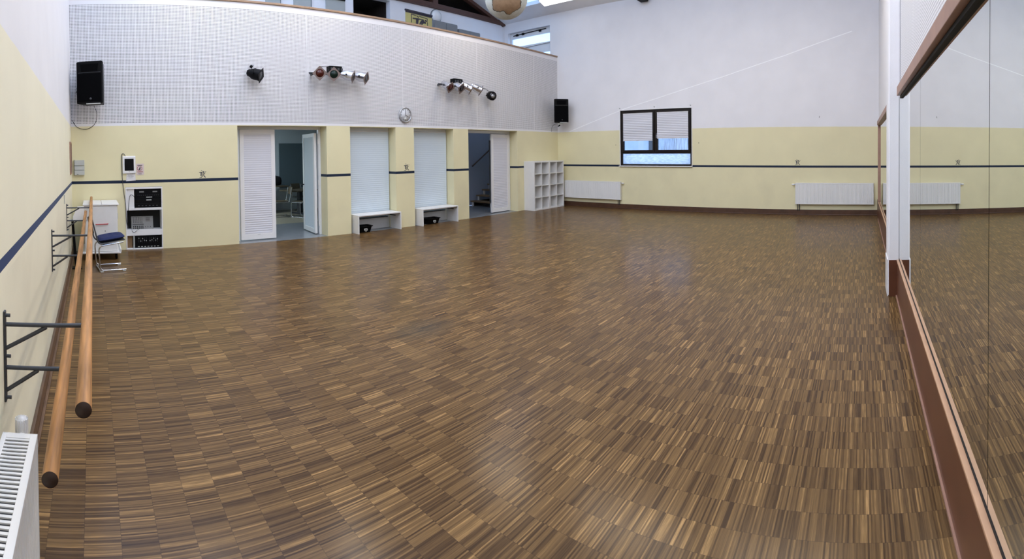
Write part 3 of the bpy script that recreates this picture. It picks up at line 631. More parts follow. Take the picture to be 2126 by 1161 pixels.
# fuse box, tablet, notices
fb = thing('fuse_box', 'pale grey three tier switch box in the left corner above the blue stripe', 'box', (.15, LY, 1.455))
for z0, z1 in ((0, .09), (.098, .175), (.183, .285)): box((-.095, -.07, z0), (.095, 0, z1)).build('cover', 'ltgrey', fb, bevel=.004)
box((-.100, -.06, -.005), (-.096, 0, .29)).build('side', 'dark', fb)
box((-.05, -.073, .012), (-.02, -.07, .02)).build('latch', 'dark', fb)
tb = thing('tablet_holder', 'white framed tablet with black screen mounted above the equipment niche', 'tablet', (1.10, LY, 1.465))
box((-.125, -.03, 0), (.125, 0, .335)).build('case', 'white', tb, bevel=.01)
box((-.088, -.034, .055), (.088, -.03, .285)).build('screen', 'dark', tb)
MB().lathe([(.006, 0), (.006, .004)], 10, Matrix.Translation((0, -.03, .035)) @ mR).build('button', 'iron', tb)
nt_ = thing('notice', 'small white paper note with grey lines hanging below the tablet', 'paper', (1.125, LY, 1.33))
mb = MB(); mb.prism([(-.088, -.01), (.098, .0), (.092, .15), (-.072, .15)], -.004, -.001); mb.build('sheet', 'paper', nt_)
mb = MB()
for i, (a, b) in enumerate(((-.06, .06), (-.05, .055), (-.058, .06), (-.04, .04))):
    z = .125-.026*i; x = a
    while x < b: l = random.uniform(.010, .028); MB().box((x, -.0055, z), (min(x+l, b), -.004, z+.006)).build('printed_word', 'ink', nt_); x += l+.006
nt_ = thing('warning_notice', 'pinkish notice with red prohibition circle and dark lines right of the tablet', 'sign', (1.31, LY, 1.435))
box((-.07, -.004, 0), (.075, -.001, .215)).build('sheet', 'paperr', nt_)
for a_, b_ in (((-.05, .178), (.045, .190)), ((-.04, .028), (.03, .033)), ((-.025, .014), (.035, .020))): box((a_[0], -.0055, a_[1]), (b_[0], -.004, b_[1])).build('text_line', 'ink', nt_)
MB().stroke([(-.03, .10), (-.008, .105), (.004, .15)], [.012, .034, .018], -.0055, -.004).build('hand_symbol', 'ink', nt_)
MB().stroke([(-.008+.045*math.cos(k*math.pi/12), .123+.045*math.sin(k*math.pi/12)) for k in range(25)], .008, -.0056, -.004).build('red_ring', 'redink', nt_)
box((-.052, -.0056, .052), (.055, -.004, .064)).build('red_line', 'redink', nt_)
cable('charging_cable', 'thin grey cable arching over the tablet and running down to the equipment niche', [(1.03, LY-.02, 1.80), (1.00, LY-.015, 1.845), (.965, LY-.012, 1.83), (.955, LY-.012, 1.70), (.965, LY-.012, 1.40), (.985, LY-.012, 1.15), (1.02, LY-.02, .85), (1.03, LY-.02, .55), (1.06, LY-.02, .42)], .006, 'iron')

# equipment niche
rk = thing('equipment_cabinet', 'white built-in cabinet full of audio equipment at the left of the door wall', 'cabinet', ((RK[0]+RK[1])/2, LY, 0)); hw = (RK[1]-RK[0])/2
mb = MB(); t_ = .022; D_ = .45
fr(mb, -hw, hw, 0, 1.2, -.01, D_-.02, t_, t_, .025, .035); mb.box((-hw, D_-.02, 0), (hw, D_, 1.2)); mb.build('carcass', 'white', rk, bevel=.003)
box((-hw+t_, .0, .755), (hw-t_, D_-.02, .80)).build('shelf', 'white', rk); box((-hw+t_, -.004, .27), (hw-t_, D_-.02, .375)).build('shelf', 'white', rk)
box((-hw+t_, .02, .80), (-hw+.17, .04, 1.165)).build('side_panel', 'white', rk)
box((-hw+t_, .06, .025), (-hw+.125, .08, .27)).build('side_panel', 'cork', rk); box((-hw+t_, .25, .375), (hw-t_, .26, .755)).build('dark_back', 'gap', rk)
def gear(name, label, cat, x0, x1, z0, z1, y=.01, m='dark'):
    t = thing(name, label, cat, ((RK[0]+RK[1])/2+(x0+x1)/2, LY+y, z0)); w2 = (x1-x0)/2; h_ = z1-z0
    box((-w2, 0, 0), (w2, .32, h_)).build('housing', m, t, bevel=.004); return t, w2, h_
t, w2, h_ = gear('media_player', 'black media player with two small displays at the top of the niche', 'player', -.165, .335, .975, 1.16)
for x in (-.13, .13): box((x-.045, -.004, .12), (x+.045, 0, .145)).build('display', 'mixer', t)
box((-.04, -.005, .02), (.075, 0, .035)).build('light_strip', 'ltgrey', t)
for i in range(12): MB().lathe([(.007, 0), (.007, .008)], 8, Matrix.Translation((-.2+.036*i, 0, .065)) @ mR).build('knob', 'iron', t)
t, w2, h_ = gear('amplifier', 'black amplifier under the media player in the niche', 'amplifier', -.165, .335, .89, .972)
box((-.04, -.005, .05), (.06, 0, .066)).build('light_strip', 'ltgrey', t)
t, w2, h_ = gear('amplifier', 'black rack unit standing on the upper shelf of the niche', 'amplifier', -.165, .335, .802, .888)
for i in range(6): box((-.2+.07*i, -.004, .03), (-.17+.07*i, 0, .045)).build('button', 'iron', t)
mx = thing('mixing_console', 'grey audio mixer leaning in the dark middle bay of the niche', 'mixer', ((RK[0]+RK[1])/2-.03, LY+.10, .378)); mx.rotation_euler = (R(-14), 0, 0)
box((-.215, 0, 0), (.215, .05, .25)).build('panel', 'mixer', mx, bevel=.005)
for i in range(6):
    for j in range(5): MB().lathe([(.007, 0), (.006, .010)], 8, Matrix.Translation((-.17+.033*i, 0, .13+.023*j)) @ mR).build('knob', 'ink', mx)
    for j in range(2): MB().lathe([(.010, 0), (.010, .012)], 10, Matrix.Translation((-.17+.036*i, 0, .02+.032*j)) @ mR).build('knob', 'dark', mx)
box((-.19, -.006, .088), (.03, 0, .096)).build('dark_stripe', 'dark', mx)
for i in range(4): box((.07, -.004, .15+.02*i), (.15, 0, .158+.02*i)).build('printed_row', 'ink', mx)
for i in range(3): box((.05+.05*i, -.006, .03), (.065+.05*i, 0, .05)).build('button', 'ink', mx)
t, w2, h_ = gear('equalizer', 'black equalizer with rows of sliders at the bottom of the niche', 'equalizer', -.19, .325, .03, .262)
for i in range(11):
    if i == 5: continue
    x = -.18+.036*i; box((x-.002, -.004, .10), (x+.002, 0, .20)).build('slider_slot', 'iron', t); zz = .12+.06*random.random(); box((x-.008, -.01, zz), (x+.008, 0, zz+.012)).build('slider_knob', 'ltgrey', t)
for i in range(7): box((-.2+.062*i, -.004, .018), (-.165+.062*i, 0, .028)).build('button', 'ltgrey', t)
box((-w2-.03, -.004, 0), (-w2, .01, h_)).build('mount', 'greydoor', t); 
cable('loose_cable', 'black cable looping over the white panel inside the equipment niche', [(1.06, LY-.0, .42), (1.07, LY-.012, .75), (1.10, LY-.012, 1.02), (1.15, LY-.012, 1.05), (1.20, LY-.012, .98), (1.205, LY-.012, .80)], .005)
cable('loose_cable', 'black cable hanging below the mixer over the white shelf front', [(1.28, LY+.04, .40), (1.22, LY-.01, .36), (1.17, LY-.01, .33), (1.13, LY-.006, .37)], .004)

# benches and black tubs
def bench(loc, lab):
    t = thing('bench', lab, 'bench', loc, 0, 'white benches in the wall niches'); L = 1.165
    box((0, 0, .385), (L, .42, .41)).build('seat', 'whitem', t, bevel=.003)
    for x in (0, L-.025): box((x, .0, 0), (x+.025, .42, .385)).build('side_panel', 'whitem', t, bevel=.003)
    box((.025, .38, .31), (L-.025, .40, .385)).build('back_rail', 'whitem', t); box((L-.18, -.004, .335), (L-.165, .31, .35)).build('peg', 'dark', t)
    return t
bench((5.915, 9.62, 0), 'white bench below the tall blind nearer the left doorway')
bench((7.715, 9.62, 0), 'white bench below the tall blind nearer the stair doorway')
def tub(loc, lab, w_=.44):
    t = thing('plastic_tub', lab, 'tub', loc, 0, 'black plastic tubs under the benches')
    def ring(w, d, z, r_=.05):
        pts = []
        for cx_, cy_, a0 in ((w/2-r_, d/2-r_, 0), (-w/2+r_, d/2-r_, 90), (-w/2+r_, -d/2+r_, 180), (w/2-r_, -d/2+r_, 270)):
            for k in range(5): a = R(a0+22.5*k); pts.append((cx_+r_*math.cos(a), cy_+r_*math.sin(a), z))
        return pts
    rs = [ring(w_*.78, .20, .0), ring(w_*.90, .26, .125), ring(w_, .29, .13), ring(w_, .29, .145), ring(w_*.88, .25, .145), ring(w_*.76, .19, .01)]
    vs = [p for g in rs for p in g]; n_ = 20; fs = [tuple(range(n_))[::-1]]
    for i in range(5):
        for j in range(n_): fs.append((i*n_+j, i*n_+(j+1) % n_, (i+1)*n_+(j+1) % n_, (i+1)*n_+j))
    fs.append(tuple(5*n_+j for j in range(n_))); MB().add(vs, fs).build('basin', 'dark', t)
    MB().lathe([(.045, 0), (.045, .003)], 24, Matrix.Translation((.02, -.122, .065)) @ Matrix.Rotation(R(83), 4, 'X')).build('sticker', 'ltgrey', t)
    MB().lathe([(.016, 0), (.016, .004)], 8, Matrix.Translation((.02, -.1245, .065)) @ Matrix.Rotation(R(83), 4, 'X')).build('sticker_mark', 'ink', t)
tub((6.17, 9.88, 0), 'black plastic tub with round white sticker under the left bench')
tub((8.18, 9.88, 0), 'black plastic tub with round white sticker under the right bench')

# cube shelves
def cube_shelf(x0, lab):
    t = thing('cube_shelf', lab, 'shelf', (x0, LY-.395, 0), 0, 'white cube shelves in the far corner'); w_, h_, d_ = .765, 1.47, .39; e_ = .038; i_ = .016
    mb = MB(); mb.box((0, 0, 0), (e_, d_, h_)); mb.box((w_-e_, 0, 0), (w_, d_, h_)); mb.box((e_, 0, 0), (w_-e_, d_, e_)); mb.box((e_, 0, h_-e_), (w_-e_, d_, h_)); mb.build('carcass', 'whitem', t, bevel=.002)
    ch = (h_-2*e_-3*i_)/4
    for k in range(3): box((e_, .002, e_+(k+1)*ch+k*i_), (w_-e_, d_-.002, e_+(k+1)*(ch+i_))).build('shelf_board', 'whitem', t)
    box((w_/2-i_/2, .004, e_), (w_/2+i_/2, d_-.004, h_-e_)).build('divider', 'whitem', t)
    box((e_, d_-.006, e_), (w_-e_, d_-.002, h_-e_)).build('back_panel', 'whitem', t)
cube_shelf(11.76, 'white open cube shelf with eight compartments, left one of the pair')
cube_shelf(12.53, 'white open cube shelf with eight compartments, right one against the corner')

# ------------------------------------------------------------------ radiators
def radiator(label, loc, rz, L, h_, depth, valve, pipes=True, z0=.28):
    t = thing('radiator', label, 'radiator', loc, rz, 'white panel radiators')
    n_ = int(L/.0333); vs, fs = [], []; prof = []
    for i in range(n_):
        x = i*L/n_; s_ = L/n_; prof += [(x, -depth), (x+s_*.55, -depth), (x+s_*.70, -depth+.007), (x+s_*.85, -depth+.007)]
    prof.append((L, -depth))
    for x, y in prof: vs += [(x, y, .02), (x, y, h_-.02)]
    for i in range(len(prof)-1): fs.append((2*i, 2*i+2, 2*i+3, 2*i+1))
    mb = MB().add(vs, fs, False); mb.box((0, -depth-.001, 0), (L, -depth+.012, .022)); mb.box((0, -depth-.001, h_-.024), (L, -depth+.012, h_-.004)); mb.box((0, -depth+.012, .02), (L, -depth+.016, h_-.02)); mb.build('front_panel', 'radi', t)
    box((0, -.035, 0), (L, -.02, h_-.01)).build('rear_panel', 'radi', t)
    for x in (-.005, L+.001): box((x, -depth-.002, -.004), (x+.004, -.018, h_)).build('side_cover', 'radi', t, bevel=.001)
    mb = MB(); mb.box((0, -depth-.002, h_-.006), (L, -depth+.026, h_)); mb.box((0, -.038, h_-.006), (L, -.018, h_)); mb.box((0, -depth+.026, h_-.006), (.03, -.038, h_)); mb.box((L-.03, -depth+.026, h_-.006), (L, -.038, h_)); mb.build('top_frame', 'radi', t, bevel=.001)
    mb = MB(); x = .03
    while x < L-.035: mb.box((x+.012, -depth+.024, h_-.007), (x+.0235, -.036, h_-.002)); x += .0235
    mb.build('top_grille', 'radi', t)
    mb = MB(); mb.box((.01, -depth+.03, h_-.05), (L-.01, -.04, h_-.048)); mb.build('inner_fins', 'greyin', t)
    xs = L+.03 if valve > 0 else -.03
    dx = 1 if valve > 0 else -1
    v = MB().tube([(xs-dx*.03, -depth*.55, h_-.045), (xs+dx*.01, -depth*.55, h_-.045)], .014, 10).build('valve', 'chrome', t)
    MB().tube([(xs+dx*.01, -depth*.55, h_-.045), (xs+dx*.075, -depth*.55, h_-.045)], .021, 16, r2=.018).build('thermostat', 'white', t)
    if pipes:
        for k in (.05, .10): MB().tube([((L-k if valve > 0 else k), -.05, 0), ((L-k if valve > 0 else k), -.05, -z0+.14), ((L-k if valve > 0 else k), -.02, -z0+.12)], .011, 8).build('pipe', 'iron', t)
    return t
radiator('white radiator below and left of the brown window, partly behind the cube shelf', (LX, 9.50, .275), R(-90), 2.04, .545, .105, 1)
radiator('white radiator on the window wall beside the mirror corner', (LX, 2.215, .30), R(-90), 2.09, .57, .105, -1, z0=.30)
ra = radiator('white radiator on the left wall in the near left corner of the picture', (0, .62, .10), R(90), 1.80, .55, .16, 1, z0=.1, pipes=False)
# upright thermostat head at the end of the near radiator
th = thing('thermostat_head', 'white ribbed radiator thermostat rising behind the near left radiator', 'thermostat', (.085, 2.50, .60), 0)
mb = MB(); mb.lathe([(.018, 0), (.024, .012), (.026, .05), (.020, .075), (.0, .078)], 20); mb.build('body', 'white', th)
mb = MB()
for k in range(14):
    a = 2*math.pi*k/14; mb.box((.023, -.0025, .01), (.028, .0025, .072), Matrix.Rotation(a, 4, 'Z'))
mb.build('ribs', 'white', th); MB().tube([(0, 0, -.55), (0, 0, 0)], .011, 10).build('stem', 'white', th)

# ------------------------------------------------------------------ barres and brackets on the left wall
BR = .0245
def barre(label, x, z, y0, y1):
    t = thing('ballet_barre', label, 'barre', (x, y0, z), 0, 'wooden ballet barres on the left wall')
    MB().tube([(0, 0, 0), (0, y1-y0, 0)], BR, 28, caps=False).build('rail', 'wood', t)
    MB().lathe([(BR, 0), (BR-.001, .003)], 28, Matrix.Translation((0, .003, 0)) @ mR).build('end', 'woodend', t); MB().lathe([(BR, -.003), (BR, 0)], 28, Matrix.Translation((0, y1-y0, 0)) @ mR).build('end', 'wood', t)
    return t
barre('upper outer wooden ballet barre along the left wall', .366, 1.04, 1.86, 9.55)
barre('lower inner wooden ballet barre along the left wall', .267, .85, 1.84, 8.88)
# the arms reach under the rails: rails at 1.04 and .85
def bracket2(label, y):
    t = thing('barre_bracket', label, 'bracket', (0, y, .73), 0, 'grey steel barre brackets')
    MB().box((.0, -.016, -.03), (.010, .016, .37)).build('wall_plate', 'iron', t, bevel=.004)
    MB().tube([(.008, 0, .31), (.345, 0, .31)], .0095, 10).build('upper_arm', 'iron', t)
    MB().tube([(.008, 0, .12), (.244, 0, .12)], .0095, 10).build('lower_arm', 'iron', t)
    MB().tube([(.010, 0, .205), (.19, 0, .302)], .009, 10).build('upper_brace', 'iron', t)
    MB().tube([(.010, 0, .02), (.15, 0, .112)], .009, 10).build('lower_brace', 'iron', t)
    for z in (.350, .17, -.012): MB().tube([(.008, 0, z), (.030, 0, z)], .008, 8).build('bolt', 'iron', t)
bracket2('nearest grey steel barre bracket on the left wall', 2.58)
bracket2('middle grey steel barre bracket on the left wall', 5.08)
bracket2('farthest grey steel barre bracket, in front of the white cabinet', 7.70)

# small things on the left wall
pf = thing('picture_frame', 'narrow brown framed picture on the left wall near the corner', 'picture', (0, 9.28, 1.49), R(90))
mb = MB(); fr(mb, -.26, .26, 0, .58, -.02, 0, .03, .03, .03, .03); mb.build('frame', 'frame', pf)
box((-.23, -.008, .03), (.23, 0, .55)).build('print', 'picture', pf)
MB().tube([(0.012, 7.05, 1.28), (.012, 7.06, 1.16)], .006, 8).build('wall_peg', 'ltgrey'); tag(bpy.data.objects['wall_peg'], 'small grey peg on the left wall just under the blue stripe', 'peg')
# black stand with white box
st = thing('black_stand', 'black steel post standing against the left wall behind the barres', 'stand', (.08, 8.35, 0))
MB().tube([(.03, 0, 0), (-.02, 0, .78)], .022, 12).build('post', 'dark', st); MB().box((-.06, -.07, 0), (.12, .07, .015)).build('foot', 'dark', st); MB().box((-.06, -.08, .765), (.22, .10, .775)).build('tray', 'ltgrey', st)
wb = thing('white_box', 'small white plastic box on the black post left of the white cabinet', 'box', (.16, 8.36, .776))
mb = MB(); mb.prism([(-.09, 0), (.09, 0), (.09, .21), (-.02, .21), (-.09, .06)], -.07, .09); mb.build('case', 'white', wb, bevel=.01)

# white cabinet on castors
cb = thing('white_cabinet', 'white low cabinet with red handle in the left corner', 'cabinet', (.53, 8.98, 0))
box((-.29, 0, .14), (.29, .80, .945)).build('body', 'whitem', cb, bevel=.004)
box((-.275, -.018, .15), (.275, 0, .93)).build('door', 'whitem', cb, bevel=.004)
for x0, x1 in ((-.315, .012), (.018, .315)): box((x0, -.03, .945), (x1, .82, .97)).build('lid', 'white', cb, bevel=.004)
hd = MB().tube([(-.09, -.018, .62), (-.085, -.045, .62), (.115, -.045, .625), (.12, -.018, .625)], .008, 10).build('handle', 'red', cb)
MB().lathe([(.008, 0), (.008, .003)], 10, Matrix.Translation((.07, -.019, .50)) @ mR).build('keyhole', 'dark', cb)
box((.29, .05, .70), (.30, .09, .80)).build('hinge', 'ltgrey', cb)
mb = MB(); mb.box((-.33, -.07, .115), (.34, .81, .14)); mb.box((.33, -.07, .14), (.345, .81, .19)); mb.build('base_tray', 'white', cb, bevel=.003)
for x in (-.26, .26):
    for y in (.04, .56): MB().lathe([(.045, -.02), (.05, -.012), (.05, .012), (.045, .02)], 16, Matrix.Translation((x, y, .05)) @ Matrix.Rotation(R(90), 4, 'Y')).box((x-.025, y-.02, .09), (x+.025, y+.02, .115)).build('castor', 'dark', cb)

# cantilever chairs
def arc_pts(pts, r_=.07, n_=5):
    P = [Vector(p) for p in pts]; out = [P[0]]
    for i in range(1, len(P)-1):
        a = (P[i-1]-P[i]); b = (P[i+1]-P[i]); k = min(r_, a.length*.48, b.length*.48); p0 = P[i]+a.normalized()*k; p2 = P[i]+b.normalized()*k
        for j in range(n_+1):
            t = j/n_; out.append(p0*(1-t)**2+P[i]*2*t*(1-t)+p2*t*t)
    out.append(P[-1]); return out
def chair(label, loc, rz, rear, seatm, backm, group=None):
    """front is local -y; rear=True: uprights at the back (sled), else cantilever"""
    t = thing('chair', label, 'chair', loc, rz, group); w2 = .215; r_ = .0115; yb, yf = .20, -.21
    for s_ in (-1, 1):
        x = s_*w2
        if rear: pts = [(x, yf, r_+.012), (x, yb, r_+.012), (x, yb+.02, .40), (x, yf+.04, .452)]
        else: pts = [(x, yb+.03, r_+.012), (x, yf, r_+.012), (x, yf-.005, .43), (x, yb, .43), (x, yb+.07, .84)]
        MB().tube(arc_pts(pts), r_, 12).build('frame_tube', 'chrome', t)
        if rear: MB().tube(arc_pts([(x*.98, yf+.1, .44), (x*.98, yb+.02, .43), (x*.98, yb+.115, .82)]), r_, 12).build('back_tube', 'iron', t)
        for y in (yf+.03, yb-.03): box((x-.015, y-.025, 0), (x+.015, y+.025, .013)).build('glide', 'ltgrey', t)
    MB().tube([(-w2, yb if rear else yf, r_+.012), (w2, yb if rear else yf, r_+.012)], r_, 10).build('cross_tube', 'chrome', t)
    mb = MB(); vs = []; 
    sm = Matrix.Translation((0, 0, .452)) @ Matrix.Rotation(R(-7 if rear else 0), 4, 'X')
    mb.box((-.20, -.21, 0), (.20, .20, .014), sm); mb.build('seat', seatm, t, bevel=.006)
    bz = Matrix.Translation((0, yb+(.10 if rear else .075), .62 if rear else .66)) @ Matrix.Rotation(R(-10), 4, 'X'); MB().box((-.20, -.012, -.02), (.20, .004, .20), bz).build('backrest', backm, t, bevel=.01)
    return t
c0 = chair('chrome tube chair with navy blue cushion in front of the white cabinet', (.66, 8.28, 0), R(98), True, 'iron', 'dark')
# tufted cushion resting on the seat
cu = thing('seat_cushion', 'navy blue tufted cushion on the chrome chair', 'cushion', (.66, 8.28, .468), R(98))
n_ = 20; vs, fs = [], []
for side in (1, -1):
    for i in range(n_+1):
        for j in range(n_+1):
            u, v_ = -1+2*i/n_, -1+2*j/n_; sx = u*.215*(1-.06*v_*v_); sy = v_*.215*(1-.06*u*u)
            ed = (1-abs(u)**4)*(1-abs(v_)**4); tuft = sum(math.exp(-(((u-a)**2+(v_-b)**2)/.045)) for a in (-.45, .0, .45) for b in (-.45, 0, .45))
            z = side*(.042*ed**.5)*(1-.55*min(tuft, 1)*(side > 0)); vs.append((sx, sy, .042+z-.06*.0+(-v_*.026)))
o_ = (n_+1)**2
for k in (0, 1):
    for i in range(n_):
        for j in range(n_):
            a = k*o_+i*(n_+1)+j; f_ = (a, a+n_+1, a+n_+2, a+1); fs.append(f_ if k == 0 else f_[::-1])
MB().add(vs, fs, True).build('pad', 'cushion', cu)

# ------------------------------------------------------------------ back room seen through the left doorway
chair('brown shell chair seen from behind at the table in the back room', (6.12, 13.05, 0), R(210), False, 'brownseat', 'brownseat', 'brown chairs in the back room')
chair('brown chair on the far side of the back room table', (6.75, 14.45, 0), R(20), False, 'brownseat', 'brownseat', 'brown chairs in the back room')
chair('chrome framed chair left of the back room table', (5.62, 13.40, 0), R(-100), False, 'brownseat', 'brownseat', 'brown chairs in the back room')
tt = thing('table', 'brown table on one dark T shaped foot in the back room', 'table', (6.36, 13.72, 0), R(20))
box((-.45, -.4, .70), (.45, .4, .73)).build('tabletop', 'brownseat', tt, bevel=.004); box((-.06, -.06, .05), (.06, .06, .70)).build('column', 'iron', tt); box((-.05, -.36, 0), (.05, .36, .05)).build('foot', 'iron', tt, bevel=.01)
dk = thing('desk', 'dark desk with a bag on it in the back room', 'table', (5.62, 14.55, 0), 0)
box((-.55, -.3, .80), (.62, .3, .83)).build('tabletop', 'brownseat', dk, bevel=.004); box((-.5, -.26, .25), (.2, .26, .80)).build('drawer_block', 'dark', dk); box((-.5, -.26, .0), (-.44, .26, .25)).build('leg', 'dark', dk); box((.14, -.26, .0), (.2, .26, .25)).build('leg', 'dark', dk)
for z in (.70, .62): box((-.2, -.275, z), (.15, -.26, z+.03)).build('drawer_front', 'ltgrey', dk)
bg_ = thing('bag', 'black soft bag lying on the desk in the back room', 'bag', (5.80, 14.55, .83), 0)
vs, fs = [], []; n_, m__ = 16, 8
for i in range(m__+1):
    for j in range(n_):
        a = 2*math.pi*j/n_; b = math.pi*i/m__; e_ = .55
        f = lambda c: math.copysign(abs(c)**e_, c)
        vs.append((.30*f(math.cos(a))*f(math.sin(b)), .17*f(math.sin(a))*f(math.sin(b)), .15-.15*f(math.cos(b))+.012*math.sin(5*a)*math.sin(b)))
for i in range(m__):
    for j in range(n_): fs.append((i*n_+j, i*n_+(j+1) % n_, (i+1)*n_+(j+1) % n_, (i+1)*n_+j))
MB().add(vs, fs, True).build('body', 'soft', bg_); MB().tube(arc_pts([(-.12, 0, .27), (-.10, 0, .36), (.10, 0, .36), (.12, 0, .27)], .05), .012, 8).build('strap', 'soft', bg_)

# ------------------------------------------------------------------ stairs
sr = thing('staircase', 'open timber stairs rising to the right behind the right doorway', 'stairs', (11.62, 11.05, 0))
for k in range(16):
    x = .0+.27*k; z = .175+.172*k
    if x > 1.6: break
    box((x, -.0, z-.045), (x+.32, .95, z)).build('tread', 'stair', sr, bevel=.004)
    for y in (.04, .86): box((x+.03, y, z-.172 if k else 0), (x+.08, y+.05, z-.045)).build('support', 'white' if k == 0 or y > .5 else 'ltgrey', sr)
box((.1, .955, 0), (1.9, .975, .16)).build('understair_shade', 'attic', sr)  # dark sheet standing in for the shade under the treads
hr = thing('handrail', 'dark brown handrail rising along the stairwell wall', 'handrail', (11.75, YG-.1, 1.30))
MB().tube([(0, 0, 0), (1.9, 0, 1.22)], .024, 12).build('rail', 'base', hr)
for k in (.15, 1.0, 1.75): MB().tube([(k, 0, k*.642-.0), (k, .03, k*.642-.05), (k, .08, k*.642-.05)], .008, 8).build('wall_bracket', 'iron', hr)

# ------------------------------------------------------------------ gallery things
bn = thing('roll_up_banner', 'olive yellow banner with dark blue emblem behind the gallery parapet', 'banner', (8.24, 10.9, 3.9), R(4)); bw, bh = .98, 1.67
box((0, 0, .05), (bw, .006, bh)).build('cloth', 'olive', bn); box((-.01, -.02, bh), (bw+.01, .02, bh+.04)).build('top_rail', 'navy', bn)
box((.0, -.002, bh-.045), (bw, -.0005, bh)).build('dark_band', 'navy', bn)
for a in (0,): box((-.02, -.08, 0), (bw+.02, .08, .06)).build('base', 'silver', bn)
mb = MB(); kx, kz = bw/1290, .30/760
P = lambda pts: [((x-30)*kx, bh-.03-(z-170)*kz) for x, z in pts]
mb.stroke(P([(305, 830), (300, 260)]), .022, -.006, -.001); mb.stroke(P([(290, 262), (520, 285)]), .022, -.006, -.001); mb.stroke(P([(680, 290), (1090, 335)]), .018, -.006, -.001); mb.stroke(P([(1080, 335), (1085, 470)]), .018, -.006, -.001); mb.stroke(P([(1085, 590), (1095, 1000)]), .018, -.006, -.001)
mb.stroke(P([(540, 285), (600, 310), (640, 350), (630, 420)]), [.012, .025, .03, .012], -.006, -.001)
mb.stroke(P([(365, 520), (590, 495), (860, 465)]), [.035, .04, .018], -.006, -.001); mb.stroke(P([(590, 500), (580, 700), (570, 890)]), [.10, .085, .085], -.006, -.001)
mb.stroke(P([(905, 500), (800, 610), (730, 760), (685, 920)]), [.07, .065, .05, .035], -.006, -.001)
mb.stroke(P([(1000, 640), (900, 640), (820, 740), (800, 850), (830, 945)]), [.055, .055, .05, .05, .055], -.006, -.001)
mb.stroke(P([(950, 495), (1010, 490), (1090, 550)]), [.04, .04, .02], -.006, -.001); mb.build('emblem', 'navy', bn)
for x0, x1, z1, y, lab in ((9.89, 10.83, 5.74, YG-.45, 'taller grey cabinet right of the banner on the gallery'), (10.86, 11.78, 5.62, YG-.50, 'lower grey cabinet farther right on the gallery')):
    t = thing('filing_cabinet', lab, 'cabinet', (x0, y, 3.9), 0, 'grey cabinets on the gallery'); box((0, 0, 0), (x1-x0, .42, z1-3.9)).build('carcass', 'locker', t)
    for k in range(2): box((.01+k*(x1-x0)/2, -.015, .05), ((k+1)*(x1-x0)/2-.005, 0, z1-3.9-.03)).build('door', 'locker', t)
wl = thing('wall_lamp', 'round white lamp on the gallery back wall above the banner', 'lamp', (10.33, YG, 6.02)); 
MB().lathe([(.215, 0), (.215, .03), (.19, .034)], 28, mR).build('rim', 'locker', wl)
MB().lathe([(.195, .03), (.18, .08), (.10, .125), (0, .135)], 28, mR).build('shade', 'white', wl)
for x0, x1, z1, lab in ((4.775, 5.185, 6.24, 'leftmost grey panel door seen over the gallery parapet'), (5.55, 6.06, 6.24, 'middle grey panel door seen over the gallery parapet'), (6.49, 7.07, 5.97, 'grey locker with black latch seen over the gallery parapet')):
    t = thing('panel_door' if z1 > 6.2 else 'grey_locker', lab, 'door' if z1 > 6.2 else 'cabinet', (x0, YG-.005, 3.9)); box((0, -.04, 0), (x1-x0, 0, z1-3.9)).build('panel', 'greydoor', t)
    if z1 < 6.2: box((-.15, -.07, z1-3.9-.03), (x1-x0, -.04, z1-3.9)).build('latch_bar', 'dark', t)
    else: box((x1-x0-.02, -.05, 0), (x1-x0, -.04, z1-3.9)).build('edge_strip', 'locker', t)

# hanging globe
gp = (6.437, 5.757, 4.285)
gb = thing('hanging_globe', 'large white globe with a broken brown patch hanging high in the hall', 'globe', gp)
MB().lathe([(.35*math.sin(math.pi*i/24), -.35*math.cos(math.pi*i/24)) for i in range(25)], 40).build('ball', 'globe', gb)
MB().tube([(0, 0, .34), (0, 0, slopez(gp[0])-gp[2]+.03)], .006, 6).build('suspension_wire', 'iron', gb)
MB().lathe([(.03, .34), (.03, .38), (.01, .40)], 12).build('cap', 'iron', gb)
# dark wall-mounted projector at the top of the window wall, cut by the frame
pj = thing('black_spotlight', 'black fixture high on the window wall at the top edge of the picture', 'spotlight', (LX, 6.60, 6.12), R(-90))
box((-.14, -.34, 0), (.12, -.06, .16)).build('housing', 'dark', pj, bevel=.03); box((-.03, -.06, .04), (.03, 0, .12)).build('wall_arm', 'dark', pj)
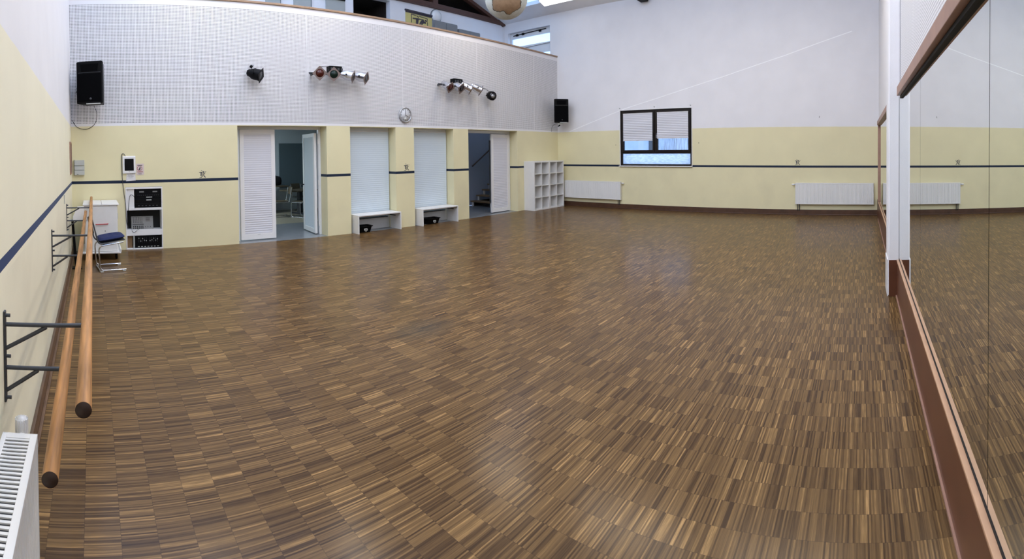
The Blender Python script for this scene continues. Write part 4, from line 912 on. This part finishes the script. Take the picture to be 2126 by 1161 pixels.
# thin white cord across the window wall
mb = MB(); cp = [(9.35, 2.40), (7.60, 2.95), (7.3, 3.04), (6.3, 3.28), (4.27, 3.80), (2.5, 4.32), (.70, 4.93)]
for (ya, za), (yb_, zb_) in zip(cp[:-1], cp[1:]): mb.add([(LX-d_, y_, z_+h_) for d_ in (0, .0025) for y_, z_, h_ in ((ya, za, -.011), (yb_, zb_, -.011), (yb_, zb_, .011), (ya, za, .011))], [(0,1,2,3),(7,6,5,4),(0,4,5,1),(1,5,6,2),(2,6,7,3),(3,7,4,0)])
cord = mb.build('cord', mat('white_cord', (.95, .95, .95), .5))
tag(cord, 'thin white cord running diagonally up across the window wall', 'cord')
for i, (y, z, s_) in enumerate(((1.58, 2.62, .03), (7.65, 1.93, .012), (4.98, 1.96, .012))):
    o = MB().tube([(LX-.008, y, z), (LX-.014, y-.008, z+s_*1.6)], .006, 6).build('wall_nail', 'ink'); tag(o, ['dark nail in the white paint above the radiator beside the mirror corner', 'dark screw in the yellow paint left of the brown window', 'dark screw in the yellow paint right of the brown window'][i], 'nail', 'nails in the window wall')

# ------------------------------------------------------------------ lamps
def ceiling_light(label, loc, rz, tilt, L, wires):
    t = thing('ceiling_light', label, 'ceiling light', loc, rz, 'long fluorescent ceiling lights'); t.rotation_euler = (0, tilt, rz)
    box((-L/2, -.11, 0), (L/2, .11, .07)).build('housing', 'white', t, bevel=.004)
    box((-L/2+.02, -.10, -.025), (L/2-.02, .10, 0)).build('diffuser', 'lamp', t)
    if wires:
        for x in (-L/2+.2, L/2-.2):
            h_ = slopez(loc[0])-loc[2]; MB().tube([(x, 0, .07), (x, 0, h_)], .003, 6).build('suspension_wire', 'iron', t)
for j, (x, cn) in enumerate(((2.4, 'line nearest the left wall'), (5.2, 'middle line'), (9.2, 'line nearest the window wall'))):
    for y, rn in ((8.5, 'end nearest the gallery'), (5.0, 'centre of the hall'), (1.9, 'end nearest the mirrors')):
        ceiling_light('long fluorescent light hanging in the %s, %s' % (cn, rn), (x, y, 6.15), R(90), 0, 1.6 if y > 8 else 2.4, True)
t = thing('ceiling_light', 'bright white light at the top edge of the picture near the skylight', 'ceiling light', (12.78, 9.10, slopez(12.78)-.10)); t.rotation_euler = (0, math.atan(SL), 0)
box((-.16, -.75, 0), (.16, .75, .08)).build('housing', 'white', t); box((-.15, -.74, -.03), (.15, .74, 0)).build('diffuser', mat('weak_lamp', (.9, .9, .9), .4, emit=(1, 1, 1), es=2.5), t)

bl = thing('ceiling_light', 'unseen fill light added to brighten the back room', 'ceiling light', (3.5, 13.4, 2.66), 0)  # added lamp, out of view, to brighten the room behind the left doorway
box((-.7, -.2, .02), (.7, .2, .085)).build('housing', 'white', bl); box((-.68, -.18, 0), (.68, .18, .02)).build('diffuser', mat('back_room_fill', (.9, .9, .9), .4, emit=(.75, .9, 1.0), es=42), bl)
